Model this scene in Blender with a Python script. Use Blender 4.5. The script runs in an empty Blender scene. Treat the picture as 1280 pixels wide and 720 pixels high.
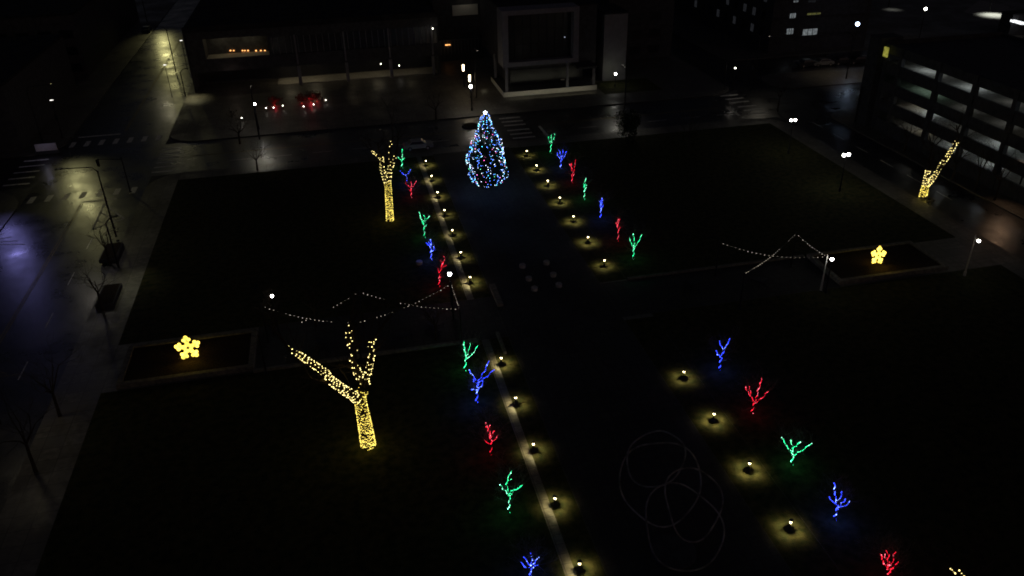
import bpy, math, random
from mathutils import Vector, Matrix
random.seed(7)
R = math.radians
S = bpy.context.scene
C = S.collection

# ------------------------------------------------------------------ camera (a drone about 42 m up)
F, PT, RO, YA = 1014.69, 0.51198, -0.02317, 0.21082
CAM = Vector((-11.484, -110.604, 41.643))
fwd = Vector((math.sin(YA)*math.cos(PT), math.cos(YA)*math.cos(PT), -math.sin(PT)))
rt0 = Vector((math.cos(YA), -math.sin(YA), 0)); up0 = rt0.cross(fwd)
rgt = rt0*math.cos(RO) + up0*math.sin(RO)
upv = up0*math.cos(RO) - rt0*math.sin(RO)
cam = bpy.data.cameras.new('camera'); cam.lens = F*36/1280; cam.sensor_width = 36
cam.clip_end = 2000; cam.clip_start = 0.5
co = bpy.data.objects.new('camera', cam); C.objects.link(co); S.camera = co
m = Matrix.Identity(4)
for i in range(3):
    m[i][0] = rgt[i]; m[i][1] = upv[i]; m[i][2] = -fwd[i]; m[i][3] = CAM[i]
co.matrix_world = m

def ray(x, y): return fwd*F + rgt*(x-640) - upv*(y-360)
def G(x, y, z=0.0):                 # survey point of the photo on the level z
    d = ray(x, y); return CAM + d*((z-CAM.z)/d.z)
def PY(x, y, Y): d = ray(x, y); return CAM + d*((Y-CAM.y)/d.y)
def PX(x, y, X): d = ray(x, y); return CAM + d*((X-CAM.x)/d.x)

# ------------------------------------------------------------------ materials
def mat(name, col, rough=.8, var=.25, scale=3.0, bump=.0, metal=0, spec=.3, col2=None, detail=6):
    M = bpy.data.materials.new(name); M.use_nodes = True
    n = M.node_tree.nodes; l = M.node_tree.links; b = n['Principled BSDF']
    b.inputs['Roughness'].default_value = rough; b.inputs['Metallic'].default_value = metal
    b.inputs['Specular IOR Level'].default_value = spec
    tc = n.new('ShaderNodeTexCoord'); no = n.new('ShaderNodeTexNoise')
    no.inputs['Scale'].default_value = scale; no.inputs['Detail'].default_value = detail
    l.new(tc.outputs['Object'], no.inputs['Vector'])
    cr = n.new('ShaderNodeValToRGB'); l.new(no.outputs['Fac'], cr.inputs['Fac'])
    c2 = col2 or tuple(c*(1+var) for c in col)
    cr.color_ramp.elements[0].position = .35; cr.color_ramp.elements[1].position = .65
    cr.color_ramp.elements[0].color = (*[c*(1-var) for c in col], 1)
    cr.color_ramp.elements[1].color = (*c2, 1)
    l.new(cr.outputs['Color'], b.inputs['Base Color'])
    if bump:
        n2 = n.new('ShaderNodeTexNoise'); n2.inputs['Scale'].default_value = scale*6; n2.inputs['Detail'].default_value = 4
        l.new(tc.outputs['Object'], n2.inputs['Vector'])
        bp = n.new('ShaderNodeBump'); bp.inputs['Strength'].default_value = bump; bp.inputs['Distance'].default_value = .05
        l.new(n2.outputs['Fac'], bp.inputs['Height']); l.new(bp.outputs['Normal'], b.inputs['Normal'])
    return M
def wet(name, col, scale, r0, r1, brick=None, patch=.12):
    M = mat(name, col, .5, .35, scale, bump=.25, spec=.5)
    n = M.node_tree.nodes; l = M.node_tree.links; b = n['Principled BSDF']
    tc = [x for x in n if x.type == 'TEX_COORD'][0]
    no = n.new('ShaderNodeTexNoise'); no.inputs['Scale'].default_value = patch; no.inputs['Detail'].default_value = 8
    no.inputs['Roughness'].default_value = .65
    l.new(tc.outputs['Object'], no.inputs['Vector'])
    mr = n.new('ShaderNodeMapRange'); mr.inputs['From Min'].default_value = .4; mr.inputs['From Max'].default_value = .62
    mr.inputs['To Min'].default_value = r0; mr.inputs['To Max'].default_value = r1
    l.new(no.outputs['Fac'], mr.inputs['Value']); l.new(mr.outputs['Result'], b.inputs['Roughness'])
    if brick:
        cr = [x for x in n if x.type == 'VALTORGB'][0]
        bt = n.new('ShaderNodeTexBrick'); bt.offset = 0; bt.inputs['Scale'].default_value = 1
        bt.inputs['Brick Width'].default_value = brick; bt.inputs['Row Height'].default_value = brick
        bt.inputs['Mortar Size'].default_value = .03
        bt.inputs['Mortar'].default_value = (*[c*.35 for c in col], 1)
        bt.inputs['Color2'].default_value = (*[c*.75 for c in col], 1)
        l.new(tc.outputs['Object'], bt.inputs['Vector']); l.new(cr.outputs['Color'], bt.inputs['Color1'])
        l.new(bt.outputs['Color'], b.inputs['Base Color'])
    return M
def emit(name, col, s, sample=True):
    M = bpy.data.materials.new(name); M.use_nodes = True; n = M.node_tree.nodes; l = M.node_tree.links
    n.remove(n['Principled BSDF']); e = n.new('ShaderNodeEmission')
    # each bulb a little different in brightness
    tc = n.new('ShaderNodeTexCoord'); wn = n.new('ShaderNodeTexNoise'); wn.inputs['Scale'].default_value = 2.2
    l.new(tc.outputs['Object'], wn.inputs['Vector'])
    mr = n.new('ShaderNodeMapRange'); mr.inputs['From Min'].default_value = .3; mr.inputs['From Max'].default_value = .7
    mr.inputs['To Min'].default_value = s*.55; mr.inputs['To Max'].default_value = s*1.45
    l.new(wn.outputs['Fac'], mr.inputs['Value']); l.new(mr.outputs['Result'], e.inputs['Strength'])
    e.inputs['Color'].default_value = (*col, 1)
    l.new(e.outputs['Emission'], n['Material Output'].inputs['Surface'])
    M.cycles.emission_sampling = 'FRONT' if sample else 'NONE'
    return M
asphalt = wet('wet_asphalt', (.03, .029, .031), .8, .27, .42, patch=.22)
paving = wet('wet_paving', (.12, .11, .095), 2, .42, .75, brick=1.5)
plazapave = wet('promenade_paving', (.032, .03, .028), 2, .7, .9, brick=.9)
grass = mat('lawn_grass', (.035, .045, .018), .95, .4, 1.5, bump=.8, spec=.1, col2=(.06, .055, .022))
mulch = mat('bed_soil', (.03, .02, .013), .95, .4, 6, bump=.9, spec=.1)
strip_m = wet('strip_paving', (.13,.118,.1), 3, .45, .75, brick=.85)
edge_stone = mat('weathered_edging', (.15, .14, .115), .85, .3, 3, bump=.3)
stone = mat('pale_stone', (.36, .34, .3), .75, .18, 4, bump=.2)
concrete = mat('concrete', (.25, .24, .22), .8, .2, 2.5, bump=.2)
dconc = mat('dark_concrete', (.055, .055, .06), .85, .25, 1.2, bump=.2)
roofm = mat('roof_membrane', (.03, .03, .034), .95, .3, .4, spec=.1)
panel = mat('facade_panel', (.2, .195, .215), .7, .1, 1.2)
glass = mat('dark_glass', (.012, .013, .018), .3, .2, 1, spec=.6)
paint = mat('road_paint', (.68, .66, .6), .55, .3, 5, bump=.2)
ypaint = mat('yellow_paint', (.26, .21, .09), .7, .4, 5)
metal = mat('dark_metal', (.035, .035, .04), .45, .15, 8, metal=.6)
rust = mat('weathered_steel', (.22,.21,.2), .6, .6, 1.2)
steel = mat('brushed_steel', (.45, .45, .45), .4, .12, 6, metal=.7)
wpost = mat('pale_post', (.6, .58, .52), .5, .1, 8)
twigm = mat('twig_bark', (.16,.14,.12), .9, .2, 6)
bark = mat('tree_bark', (.055, .043, .033), .95, .35, 6, bump=.8, spec=.1)
needle = mat('fir_needles', (.02, .05, .022), .8, .4, 2)
leafm = mat('evergreen_leaves', (.025, .035, .014), .8, .4, 2)
redleaf = mat('reddish_shrub_twigs', (.14, .06, .045), .8, .3, 3)
rubber = mat('tyre_rubber', (.02, .02, .02), .9, .2, 8)
darkcar = mat('dark_car_paint', (.02, .022, .028), .25, .1, 2, spec=.6)
silvercar = mat('silver_car_paint', (.3, .31, .32), .3, .08, 2, metal=.5)
whitecar = mat('white_sign_paint', (.6, .58, .6), .5, .08, 2)
boxm = mat('cabinet_green', (.05, .07, .05), .6, .1, 2)

E_path = emit('path_lantern_glow', (1, .82, .45), 14, False)
E_yel = emit('yellow_bulbs', (1, .76, .13), 3.0, False)
E_yel2 = emit('warm_bulbs', (1, .80, .28), 4.0, False)
E_grn = emit('green_bulbs', (.03, 1, .34), 5, False)
E_blu = emit('blue_bulbs', (.03, .06, 1), 8, False)
E_red = emit('red_bulbs', (1, .012, .035), 3.2, False)
W_grn = emit('green_rope', (.0, .9, .3), .5, False)
W_blu = emit('blue_rope', (.01, .03, 1), .9, False)
W_red = emit('red_rope', (.9, .0, .04), .45, False)
P_grn = emit('green_bulb_cores', (.35, 1, .65), 7, False)
P_blu = emit('blue_bulb_cores', (.22, .32, 1), 9, False)
P_red = emit('red_bulb_cores', (1, .16, .22), 4, False)
X_white = emit('tree_white', (.72, .85, 1), 5.5, False)
X_blue = emit('tree_blue', (.10, .25, 1), 7, False)
X_cyan = emit('tree_cyan', (.1, .75, 1), 6, False)
X_pink = emit('tree_pink', (1, .15, .5), 5, False)
X_gold = emit('tree_gold', (1, .75, .35), 5, False)
X_green = emit('tree_green', (.15, 1, .4), 4, False)
E_fest = emit('festoon_bulbs', (1, .88, .68), .8, False)
E_star = emit('star_bulbs', (1, .72, .1), 3.0, False)
E_starc = emit('star_rope', (1, .6, .04), 1.0, False)
E_cool = emit('cool_lamp', (.95, .97, 1), 60)
E_warmw = emit('warm_white_lamp', (1, .9, .68), 60)
E_tube = emit('column_light', (1, .78, .45), 10)
E_amber = emit('amber_lamp', (1, .42, .12), 2.6)
E_small = emit('small_white_lamp', (1, .93, .8), 14)
E_fix = emit('side_lens', (1,.97,.9), 2.2)
dimlamp = emit('dim_cool_lamp', (.7,.8,1), .6, False)
E_bluel = emit('blue_white_lamp', (.55, .72, 1), 14, False)

# ------------------------------------------------------------------ mesh building
class MB:
    def __init__(s): s.v = []; s.f = []; s.mi = []
    def add(s, vs, fs, mi=0):
        b = len(s.v); s.v += [tuple(v) for v in vs]; s.f += [tuple(i+b for i in f) for f in fs]; s.mi += [mi]*len(fs)
    def box(s, x0, x1, y0, y1, z0, z1, mi=0):
        s.add([(x0,y0,z0),(x1,y0,z0),(x1,y1,z0),(x0,y1,z0),(x0,y0,z1),(x1,y0,z1),(x1,y1,z1),(x0,y1,z1)],
              [(0,3,2,1),(4,5,6,7),(0,1,5,4),(1,2,6,5),(2,3,7,6),(3,0,4,7)], mi)
    def quad(s, a, b, c, d, mi=0): s.add([a,b,c,d], [(0,1,2,3)], mi)
    def tube(s, pts, rs, n=6, mi=0, cap=True):
        pts = [Vector(p) for p in pts]
        if not hasattr(rs, '__len__'): rs = [rs]*len(pts)
        vs = []; last = None
        for i, p in enumerate(pts):
            d = (pts[min(i+1, len(pts)-1)] - pts[max(i-1, 0)])
            if d.length < 1e-6: d = Vector((0,0,1))
            d.normalize()
            a = d.cross(Vector((0,1,0.13))); a = a.normalized() if a.length > .05 else d.cross(Vector((1,0,0))).normalized()
            b = d.cross(a)
            for k in range(n):
                t = 2*math.pi*k/n; vs.append(p + (a*math.cos(t)+b*math.sin(t))*rs[i])
        fs = []
        for i in range(len(pts)-1):
            for k in range(n):
                fs.append((i*n+k, i*n+(k+1)%n, (i+1)*n+(k+1)%n, (i+1)*n+k))
        if cap: fs += [tuple(reversed(range(n))), tuple(range((len(pts)-1)*n, len(pts)*n))]
        s.add(vs, fs, mi)
    def bead(s, p, r, mi=0):
        x, y, z = p
        s.add([(x+r,y,z),(x-r,y,z),(x,y+r,z),(x,y-r,z),(x,y,z+r),(x,y,z-r)],
              [(0,2,4),(2,1,4),(1,3,4),(3,0,4),(2,0,5),(1,2,5),(3,1,5),(0,3,5)], mi)
    def chain(s, pts, rr, mis, wire, n=4, wr=.007):
        # one wire that swells into a bulb at every point; a bulb takes its own material, the wire the material 'wire'
        vs = []; fs = []; ms = []; N = len(pts)
        for i, p in enumerate(pts):
            d = pts[min(i+1,N-1)]-pts[max(i-1,0)]
            if d.length < 1e-6: d = Vector((0,0,1))
            d.normalize(); a = d.cross(Vector((.3,.2,1))).normalized(); b = d.cross(a)
            for q, rad_ in ((-.95,wr),(0,rr[i]),(.95,wr)):
                for k in range(n):
                    t = 2*math.pi*k/n; vs.append(p+d*q*rr[i]+(a*math.cos(t)+b*math.sin(t))*rad_)
        R_ = 3*N
        for j in range(R_-1):
            for k in range(n):
                fs.append((j*n+k, j*n+(k+1)%n, (j+1)*n+(k+1)%n, (j+1)*n+k)); ms.append(mis[j//3] if j % 3 < 2 else wire)
        b0 = len(s.v); s.v += [tuple(v) for v in vs]; s.f += [tuple(i+b0 for i in f) for f in fs]; s.mi += ms
    def ball(s, p, r, n=10, mi=0, sq=1.0):
        x, y, z = p; vs = [(x,y,z-r*sq)]; m_ = n//2
        for i in range(1, m_):
            a = -math.pi/2 + math.pi*i/m_
            for k in range(n):
                t = 2*math.pi*k/n; vs.append((x+r*math.cos(a)*math.cos(t), y+r*math.cos(a)*math.sin(t), z+r*sq*math.sin(a)))
        vs.append((x,y,z+r*sq)); fs = []
        for k in range(n): fs.append((0, 1+(k+1)%n, 1+k))
        for i in range(m_-2):
            for k in range(n):
                a = 1+i*n+k; b = 1+i*n+(k+1)%n; fs.append((a, b, b+n, a+n))
        t = len(vs)-1
        for k in range(n): fs.append((t, t-n+k, t-n+(k+1)%n))
        s.add(vs, fs, mi)
    def build(s, name, mats, parent=None, smooth=False, loc=None):
        me = bpy.data.meshes.new(name)
        o0 = Vector((0,0,0))
        if parent is not None: o0 = parent_world(parent)
        elif loc is not None: o0 = Vector(loc)
        me.from_pydata([(v[0]-o0[0], v[1]-o0[1], v[2]-o0[2]) for v in s.v], [], s.f)
        for mm in (mats if isinstance(mats, (list, tuple)) else [mats]): me.materials.append(mm)
        me.polygons.foreach_set('material_index', s.mi)
        if smooth: me.polygons.foreach_set('use_smooth', [True]*len(s.f))
        me.update()
        o = bpy.data.objects.new(name, me); C.objects.link(o)
        if parent is not None: o.parent = parent
        elif loc is not None: o.location = loc
        return o
def parent_world(o):
    v = Vector((0,0,0))
    while o is not None: v += o.location; o = o.parent
    return v
def thing(name, label, cat, loc=(0,0,0), group=None):
    o = bpy.data.objects.new(name, None); C.objects.link(o); o.location = loc; o.empty_display_size = .3
    o['label'] = label; o['category'] = cat
    if group: o['group'] = group
    return o
def tag(o, label, cat, group=None):
    o['label'] = label; o['category'] = cat
    if group: o['group'] = group
    return o
def struct(name, mb, mats):
    o = mb.build(name, mats); o['kind'] = 'structure'; return o
def copy_thing(root, loc, label, rot=None):
    r = root.copy(); C.objects.link(r); r.location = loc; r['label'] = label
    if rot is not None: r.rotation_euler = (0, 0, rot)
    for ch in list(root.children):
        c = ch.copy(); C.objects.link(c); c.parent = r
        if c.type == 'LIGHT': c.data = c.data.copy(); c.data.energy *= random.uniform(.7,1.25)
        for g in ch.children:
            d = g.copy(); C.objects.link(d); d.parent = c
    return r
def light(parent, kind, loc, col, w, name='lamp_light', size=.15, spot=None, aim=None, blend=.8):
    L = bpy.data.lights.new(name, kind); L.energy = w; L.color = col
    if kind in ('POINT', 'SPOT'): L.shadow_soft_size = size
    o = bpy.data.objects.new(name, L); C.objects.link(o)
    o.parent = parent; o.location = Vector(loc) - (parent_world(parent) if parent else Vector((0,0,0)))
    if kind == 'SPOT':
        L.spot_size = R(spot); L.spot_blend = blend
        if aim is not None:
            o.rotation_euler = (Vector(aim)-Vector(loc)).to_track_quat('-Z', 'Y').to_euler()
    return o

# ------------------------------------------------------------------ SETTING
g = MB(); g.quad((-700,-400,-.145),(700,-400,-.145),(700,900,-.145),(-700,900,-.145)); struct('ground', g, dconc)
def roundrect(mb, x0, x1, y0, y1, z0, z1, r=4, n=5, mi=0):
    pts = []
    for cx, cy, a0 in ((x1-r,y0+r,-90),(x1-r,y1-r,0),(x0+r,y1-r,90),(x0+r,y0+r,180)):
        for k in range(n+1):
            a = R(a0+90*k/n); pts.append((cx+r*math.cos(a), cy+r*math.sin(a)))
    N = len(pts)
    mb.add([(x,y,z0) for x,y in pts]+[(x,y,z1) for x,y in pts],
           [tuple(range(N, 2*N))]+[(k,(k+1)%N,N+(k+1)%N,N+k) for k in range(N)], mi)
g = MB()
g.box(-54,-38.5,-200,300,-.2,-.14)
g.box(-300,-54,7,21,-.2,-.14); g.box(-38.5,300,7,21,-.2,-.14)
g.box(59,67,-200,7,-.2,-.14); g.box(59,67,21,300,-.2,-.14); g.box(67,300,31,43,-.2,-.14)
struct('road', g, asphalt)
g = MB()
roundrect(g,-38.5,59,-200,7,-.14,0,5); struct('plaza_pavement', g, paving)
g = MB()
roundrect(g,-38.5,59,21,260,-.14,0,5)
roundrect(g,-260,-54,-200,7,-.14,0,8); roundrect(g,-260,-54,21,260,-.14,0,5)
roundrect(g,67,260,-200,7,-.14,0,4); roundrect(g,67,260,21,31,-.14,0,4); roundrect(g,67,260,43,260,-.14,0,4)
struct('pavement', g, paving)
g = MB()
for x0,x1,y0,y1 in ((-34.5,-.97,-39.4,4),(-34.5,-.97,-200,-47.2),(16.2,56,-39.6,4),(16.2,56,-200,-46.6)):
    g.quad((x0,y0,.004),(x1,y0,.004),(x1,y1,.004),(x0,y1,.004))
for y0,y1 in ((-39.4,4),(-200,-47.2)):
    g.quad((-.25,y0,.004),(1.6,y0,.004),(1.6,y1,.004),(-.25,y1,.004))
    g.quad((13.2,y0,.004),(16.18,y0,.004),(16.18,y1,.004),(13.2,y1,.004))
struct('lawn', g, grass)
g = MB(); g.quad((1.62,-200,.004),(13.18,-200,.004),(13.18,4.5,.004),(1.62,4.5,.004)); 
g.quad((-21.6,-47.18,.004),(1.6,-47.18,.004),(1.6,-39.42,.004),(-21.6,-39.42,.004))
g.quad((13.2,-46.58,.004),(37,-46.58,.004),(37,-39.62,.004),(13.2,-39.62,.004))
struct('promenade_path', g, plazapave)

# stone edging along the lawns
def edging(x0,x1,y0,y1,h,label):
    mb = MB(); mb.box(x0,x1,y0,y1,-.02,h); return tag(mb.build('stone_edging', edge_stone, loc=None), label, 'stone edging', 'low pale stone edgings of the plaza')
g = MB(); g.quad((-.95,-200,.008),(-.3,-200,.008),(-.3,-47.5,.008),(-.95,-47.5,.008)); g.quad((-.95,-39.3,.008),(-.3,-39.3,.008),(-.3,3.5,.008),(-.95,3.5,.008))
struct('strip_path', g, strip_m)
edging(1.75,2.35,-41.6,-37.4,.4,'short broad pale stone bench wall just past the last far left lantern')
edging(.55,.85,-50,-46.5,.3,'short pale stone kerb piece beside the first near left lantern')
edging(-21.7,-1.4,-47.4,-47.05,.25,'pale stone edging in front of the festooned left seating terrace')
edging(16.3,36.8,-39.6,-39.3,.2,'pale stone edging behind the festooned right seating terrace')

# road markings
def Lq(mb, a, b, w, z=-.132):
    a = Vector((a[0],a[1],z)); b = Vector((b[0],b[1],z)); d = (b-a).normalized(); n = Vector((-d.y,d.x,0))*w/2
    mb.quad(a-n, b-n, b+n, a+n)
g = MB()
for i in range(6): y = 8.6+i*1.95 + (0.6 if i > 2 else 0); Lq(g, (14.7,y),(18.3,y-.05),.55)
for i in range(6): y = 9.6+i*2.1 + (0.5 if i > 2 else 0); Lq(g, (55.3,y),(58.7,y),.55)
for i in range(6): y = 8.5+i*2.0; Lq(g, (-38.7,y),(-35.8,y),.45)
for i in range(7): x = -53+i*2.15; Lq(g, (x,.9),(x,3.2),.75)
for i in range(7): x = -53+i*2.15; Lq(g, (x,23.6),(x,26.2),.75)
for i in range(5): y = 8.8+i*2.5; Lq(g, (-58.5,y),(-55,y),.5)
for i in range(4): Lq(g, (-57.8+i*1.6,-11-i*.8+1.5),(-53.2+i*1.1,-10.2-i*1.3+1.5),.22)  # thin slanting stripes drawn for the bright streaks on the wet street
struct('crosswalk', g, paint)
g = MB()
Lq(g, (-46,-.6),(-41.8,-.6),.5); Lq(g, (20.2,8.5),(20.2,13.4),.45); Lq(g, (53.4,9.3),(53.4,14),.45)
Lq(g, (-53,28.6),(-46.5,28.6),.5)
struct('stop_line', g, paint)
g = MB()
tri = [G(130,254),G(155,272),G(116,285)]
for i in range(3): Lq(g, tri[i], tri[(i+1)%3], .28)
for t in (.35,.68): Lq(g, tri[0].lerp(tri[2],t), tri[1].lerp(tri[2],t*.8), .2)
for y in range(-2,-110,-9): Lq(g, (-42.3,y-11),(-42.3,y-14),.12)
for x in range(-28,56,6):
    if abs(x-16) > 5: Lq(g, (x,10.6),(x+3,10.6),.12)
for x in (80,85,90,95,100): Lq(g, (x,39.2),(x+2.4,39.2),.25)
for y in range(-30,4,6): Lq(g, (63,y),(63,y+3),.12)
struct('lane_marking', g, paint)
g = MB()
for dx in (-.14,.14): Lq(g, (-46+dx,-110),(-46+dx,-.9),.12); Lq(g, (-46+dx,30),(-46+dx,180),.12)
for dx in (-.14,.14): Lq(g, (22,14.2+dx),(52,14.2+dx),.1); Lq(g, (-34,14.2+dx),(12,14.2+dx),.1)
struct('centre_line', g, ypaint)

# ------------------------------------------------------------------ path lanterns
ordn = ['first','second','third','fourth','fifth','sixth','seventh','eighth']
def path_lantern(loc, label):
    t = thing('path_lantern', label, 'lantern', loc, 'low lanterns along the promenade')
    x, y, z = loc
    a = MB(); a.tube([(x,y,z),(x,y,z+.05),(x,y,z+.051),(x,y,z+.60)], [.17,.17,.055,.055], 12); a.tube([(x,y,z+.601),(x,y,z+.635)], [.085,.085], 12); a.build('post', metal, t)  # top disc added to shade the ground round the foot
    light(t, 'SPOT', (x,y,z+.745), (1,.84,.38), 190, size=.03, spot=158, blend=.9)
    b = MB(); b.tube([(x,y,z+.72),(x,y,z+.87)], [.095,.11], 12, cap=False); b.build('lamp_glass', E_path, t)
    c = MB(); c.tube([(x,y,z+.861),(x,y,z+.90),(x,y,z+.96)], [.16,.15,.02], 12)
    for k in range(4):
        q = math.pi/4+k*math.pi/2; c.tube([(x+.05*math.cos(q),y+.05*math.sin(q),z+.60),(x+.13*math.cos(q),y+.13*math.sin(q),z+.87)], .012, 4)
    c.build('lantern_frame', metal, t)
    return t
W = 14.87
L0 = path_lantern((0,0,0), 'path lantern at the far end of the left row, left of the decorated fir')
for i in range(1,7): copy_thing(L0, (random.uniform(-.05,.05),-6*i,0), rot=random.random(), label= 'left path lantern beyond the seating terrace, %s from the far end' % ordn[i])
for i in range(5): copy_thing(L0, (random.uniform(-.05,.05),-51.58-6*i,0), rot=random.random(), label= 'left path lantern in front of the seating terrace, %s nearer than the terrace' % ordn[i])
copy_thing(L0, (W,0,0), 'path lantern at the far end of the right row, right of the decorated fir')
for i in range(1,7): copy_thing(L0, (W+random.uniform(-.05,.05),-6*i,0), rot=random.random(), label= 'right path lantern of the far group, %s from the far end' % ordn[i])
for i in range(4): copy_thing(L0, (W+random.uniform(-.05,.05),-57.58-6*i,0), rot=random.random(), label= 'right path lantern of the near group, %s counted from the middle of the plaza' % ordn[i])

# ------------------------------------------------------------------ bare crowns
def twigs(mb, p, d, L, r, depth, rnd, up=.25):
    n = 3; pts = [p]; dd = d.copy()
    for i in range(n):
        dd = (dd + Vector((rnd.gauss(0,.18),rnd.gauss(0,.18),rnd.gauss(0,.12)+up*.15))).normalized()
        pts.append(pts[-1]+dd*L/n)
    rs = [r*(1-.45*i/n) for i in range(n+1)]
    mb.tube(pts, rs, 5 if depth > 2 else 3, cap=False)
    if depth <= 0: return
    for k in range(3 if depth > 1 else 4):
        q = pts[rnd.choice([1,2,3,3])]
        v = Vector((rnd.gauss(0,1),rnd.gauss(0,1),rnd.gauss(.3,.6))).normalized()
        nd = (dd*.75+v*.7).normalized()
        twigs(mb, q, nd, L*rnd.uniform(.55,.8), max(.006,rs[-1]*.7), depth-1, rnd, up)
# ------------------------------------------------------------------ small branch trees in coloured lights
def dens(pts, step):
    out = []
    for a, b in zip(pts[:-1], pts[1:]):
        n = max(1, int((b-a).length/step))
        for i in range(n): out.append(a.lerp(b, i/n))
    out.append(pts[-1]); return out
COL = {'g': ('green', E_grn, P_grn, W_grn, (.1,1,.45)), 'b': ('blue', E_blu, P_blu, W_blu, (.06,.12,1)), 'r': ('red', E_red, P_red, W_red, (1,.04,.1))}
def light_tree(c, strokes, label):
    cn, eb, pb, wb, lc = COL[c]
    bx, by = strokes[0][0]; B = G(bx, by+1.0); 
    t = thing('lit_branch_tree', label, 'lit tree', B, 'small branch trees in coloured lights')
    tr = MB(); tips = []; rnd = random.Random(int(bx*7+by))
    for k, s in enumerate(strokes):
        off = 0 if k == 0 else rnd.uniform(-.5,.5)
        pts = []; n = len(s)
        for i, (x, y) in enumerate(s):
            f = i/max(1,n-1); pts.append(PY(x, y, B.y + (off*f if k else 0)))
        if k == 0: pts[0] = B.copy()
        L = sum((b-a).length for a, b in zip(pts[:-1], pts[1:]))
        r0, r1 = (.07,.03) if k == 0 else (.035,.012)
        pts = dens(pts, .25)
        pts = [pts[0]] + [p+Vector((rnd.gauss(0,.014),rnd.gauss(0,.03),rnd.gauss(0,.01))) for p in pts[1:]]
        tips.append(pts[-1]); tips.append(pts[len(pts)//2])
        m_ = len(pts); rs = [r0+(r1-r0)*i/(m_-1) for i in range(m_)]
        tr.tube(pts, rs, 5)
        if k: # dark unlit twig beyond the lit part
            d = (pts[-1]-pts[0]).normalized(); tr.tube([pts[-1], pts[-1]+d*.3+Vector((0,0,.2)), pts[-1]+d*.45+Vector((.1,0,.5))], [.012,.008,.004], 4)
        # rope wound round the stem and its bulbs
        hp = []; N = int(L/.045)
        for i in range(N+1):
            f = i/max(1,N); q = f*(m_-1); a = min(int(q), m_-2); p = pts[a].lerp(pts[a+1], q-a)
            r = (r0+(r1-r0)*f)*.8+.012; an = f*L*9 + k
            hp.append(p+Vector((math.cos(an)*r, math.sin(an)*r*.9, math.sin(an)*.2*r)))
        bp = [p+Vector((rnd.gauss(0,.01),rnd.gauss(0,.01),rnd.gauss(0,.01))) for i, p in enumerate(hp) if i % 2 == 0]
        if len(bp) > 1:
            st = MB(); st.chain(bp, [rnd.uniform(.022,.04)*(1.2 if k == 0 else 1) for _ in bp], [1 if rnd.random() < .22 else 0 for _ in bp], 2, wr=.011 if k else .017)
            st.build('light_string', [eb, pb, wb], t)
    tw = MB(); top = tips[0]  # fine twigs added to catch the coloured light as a halo
    for q in tips:
        for _ in range(3 if q is not top else 5):
            v = Vector((rnd.gauss(0,.7),rnd.gauss(0,.7),rnd.random()+.15)).normalized(); twigs(tw, q, v, rnd.uniform(.6,1.0), .014, 2, rnd)
    tr.build('trunk', bark, t); tw.build('crown', twigm, t)
    zt = PY(strokes[-1][-1][0], strokes[-1][-1][1], B.y).z
    light(t, 'POINT', (B.x, B.y-.15, max(1.0, zt*.55)), lc, {'g': 9, 'b': 34, 'r': 10}[c], size=.4)  # unseen point light added for the glow of the bulbs
    return t
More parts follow.
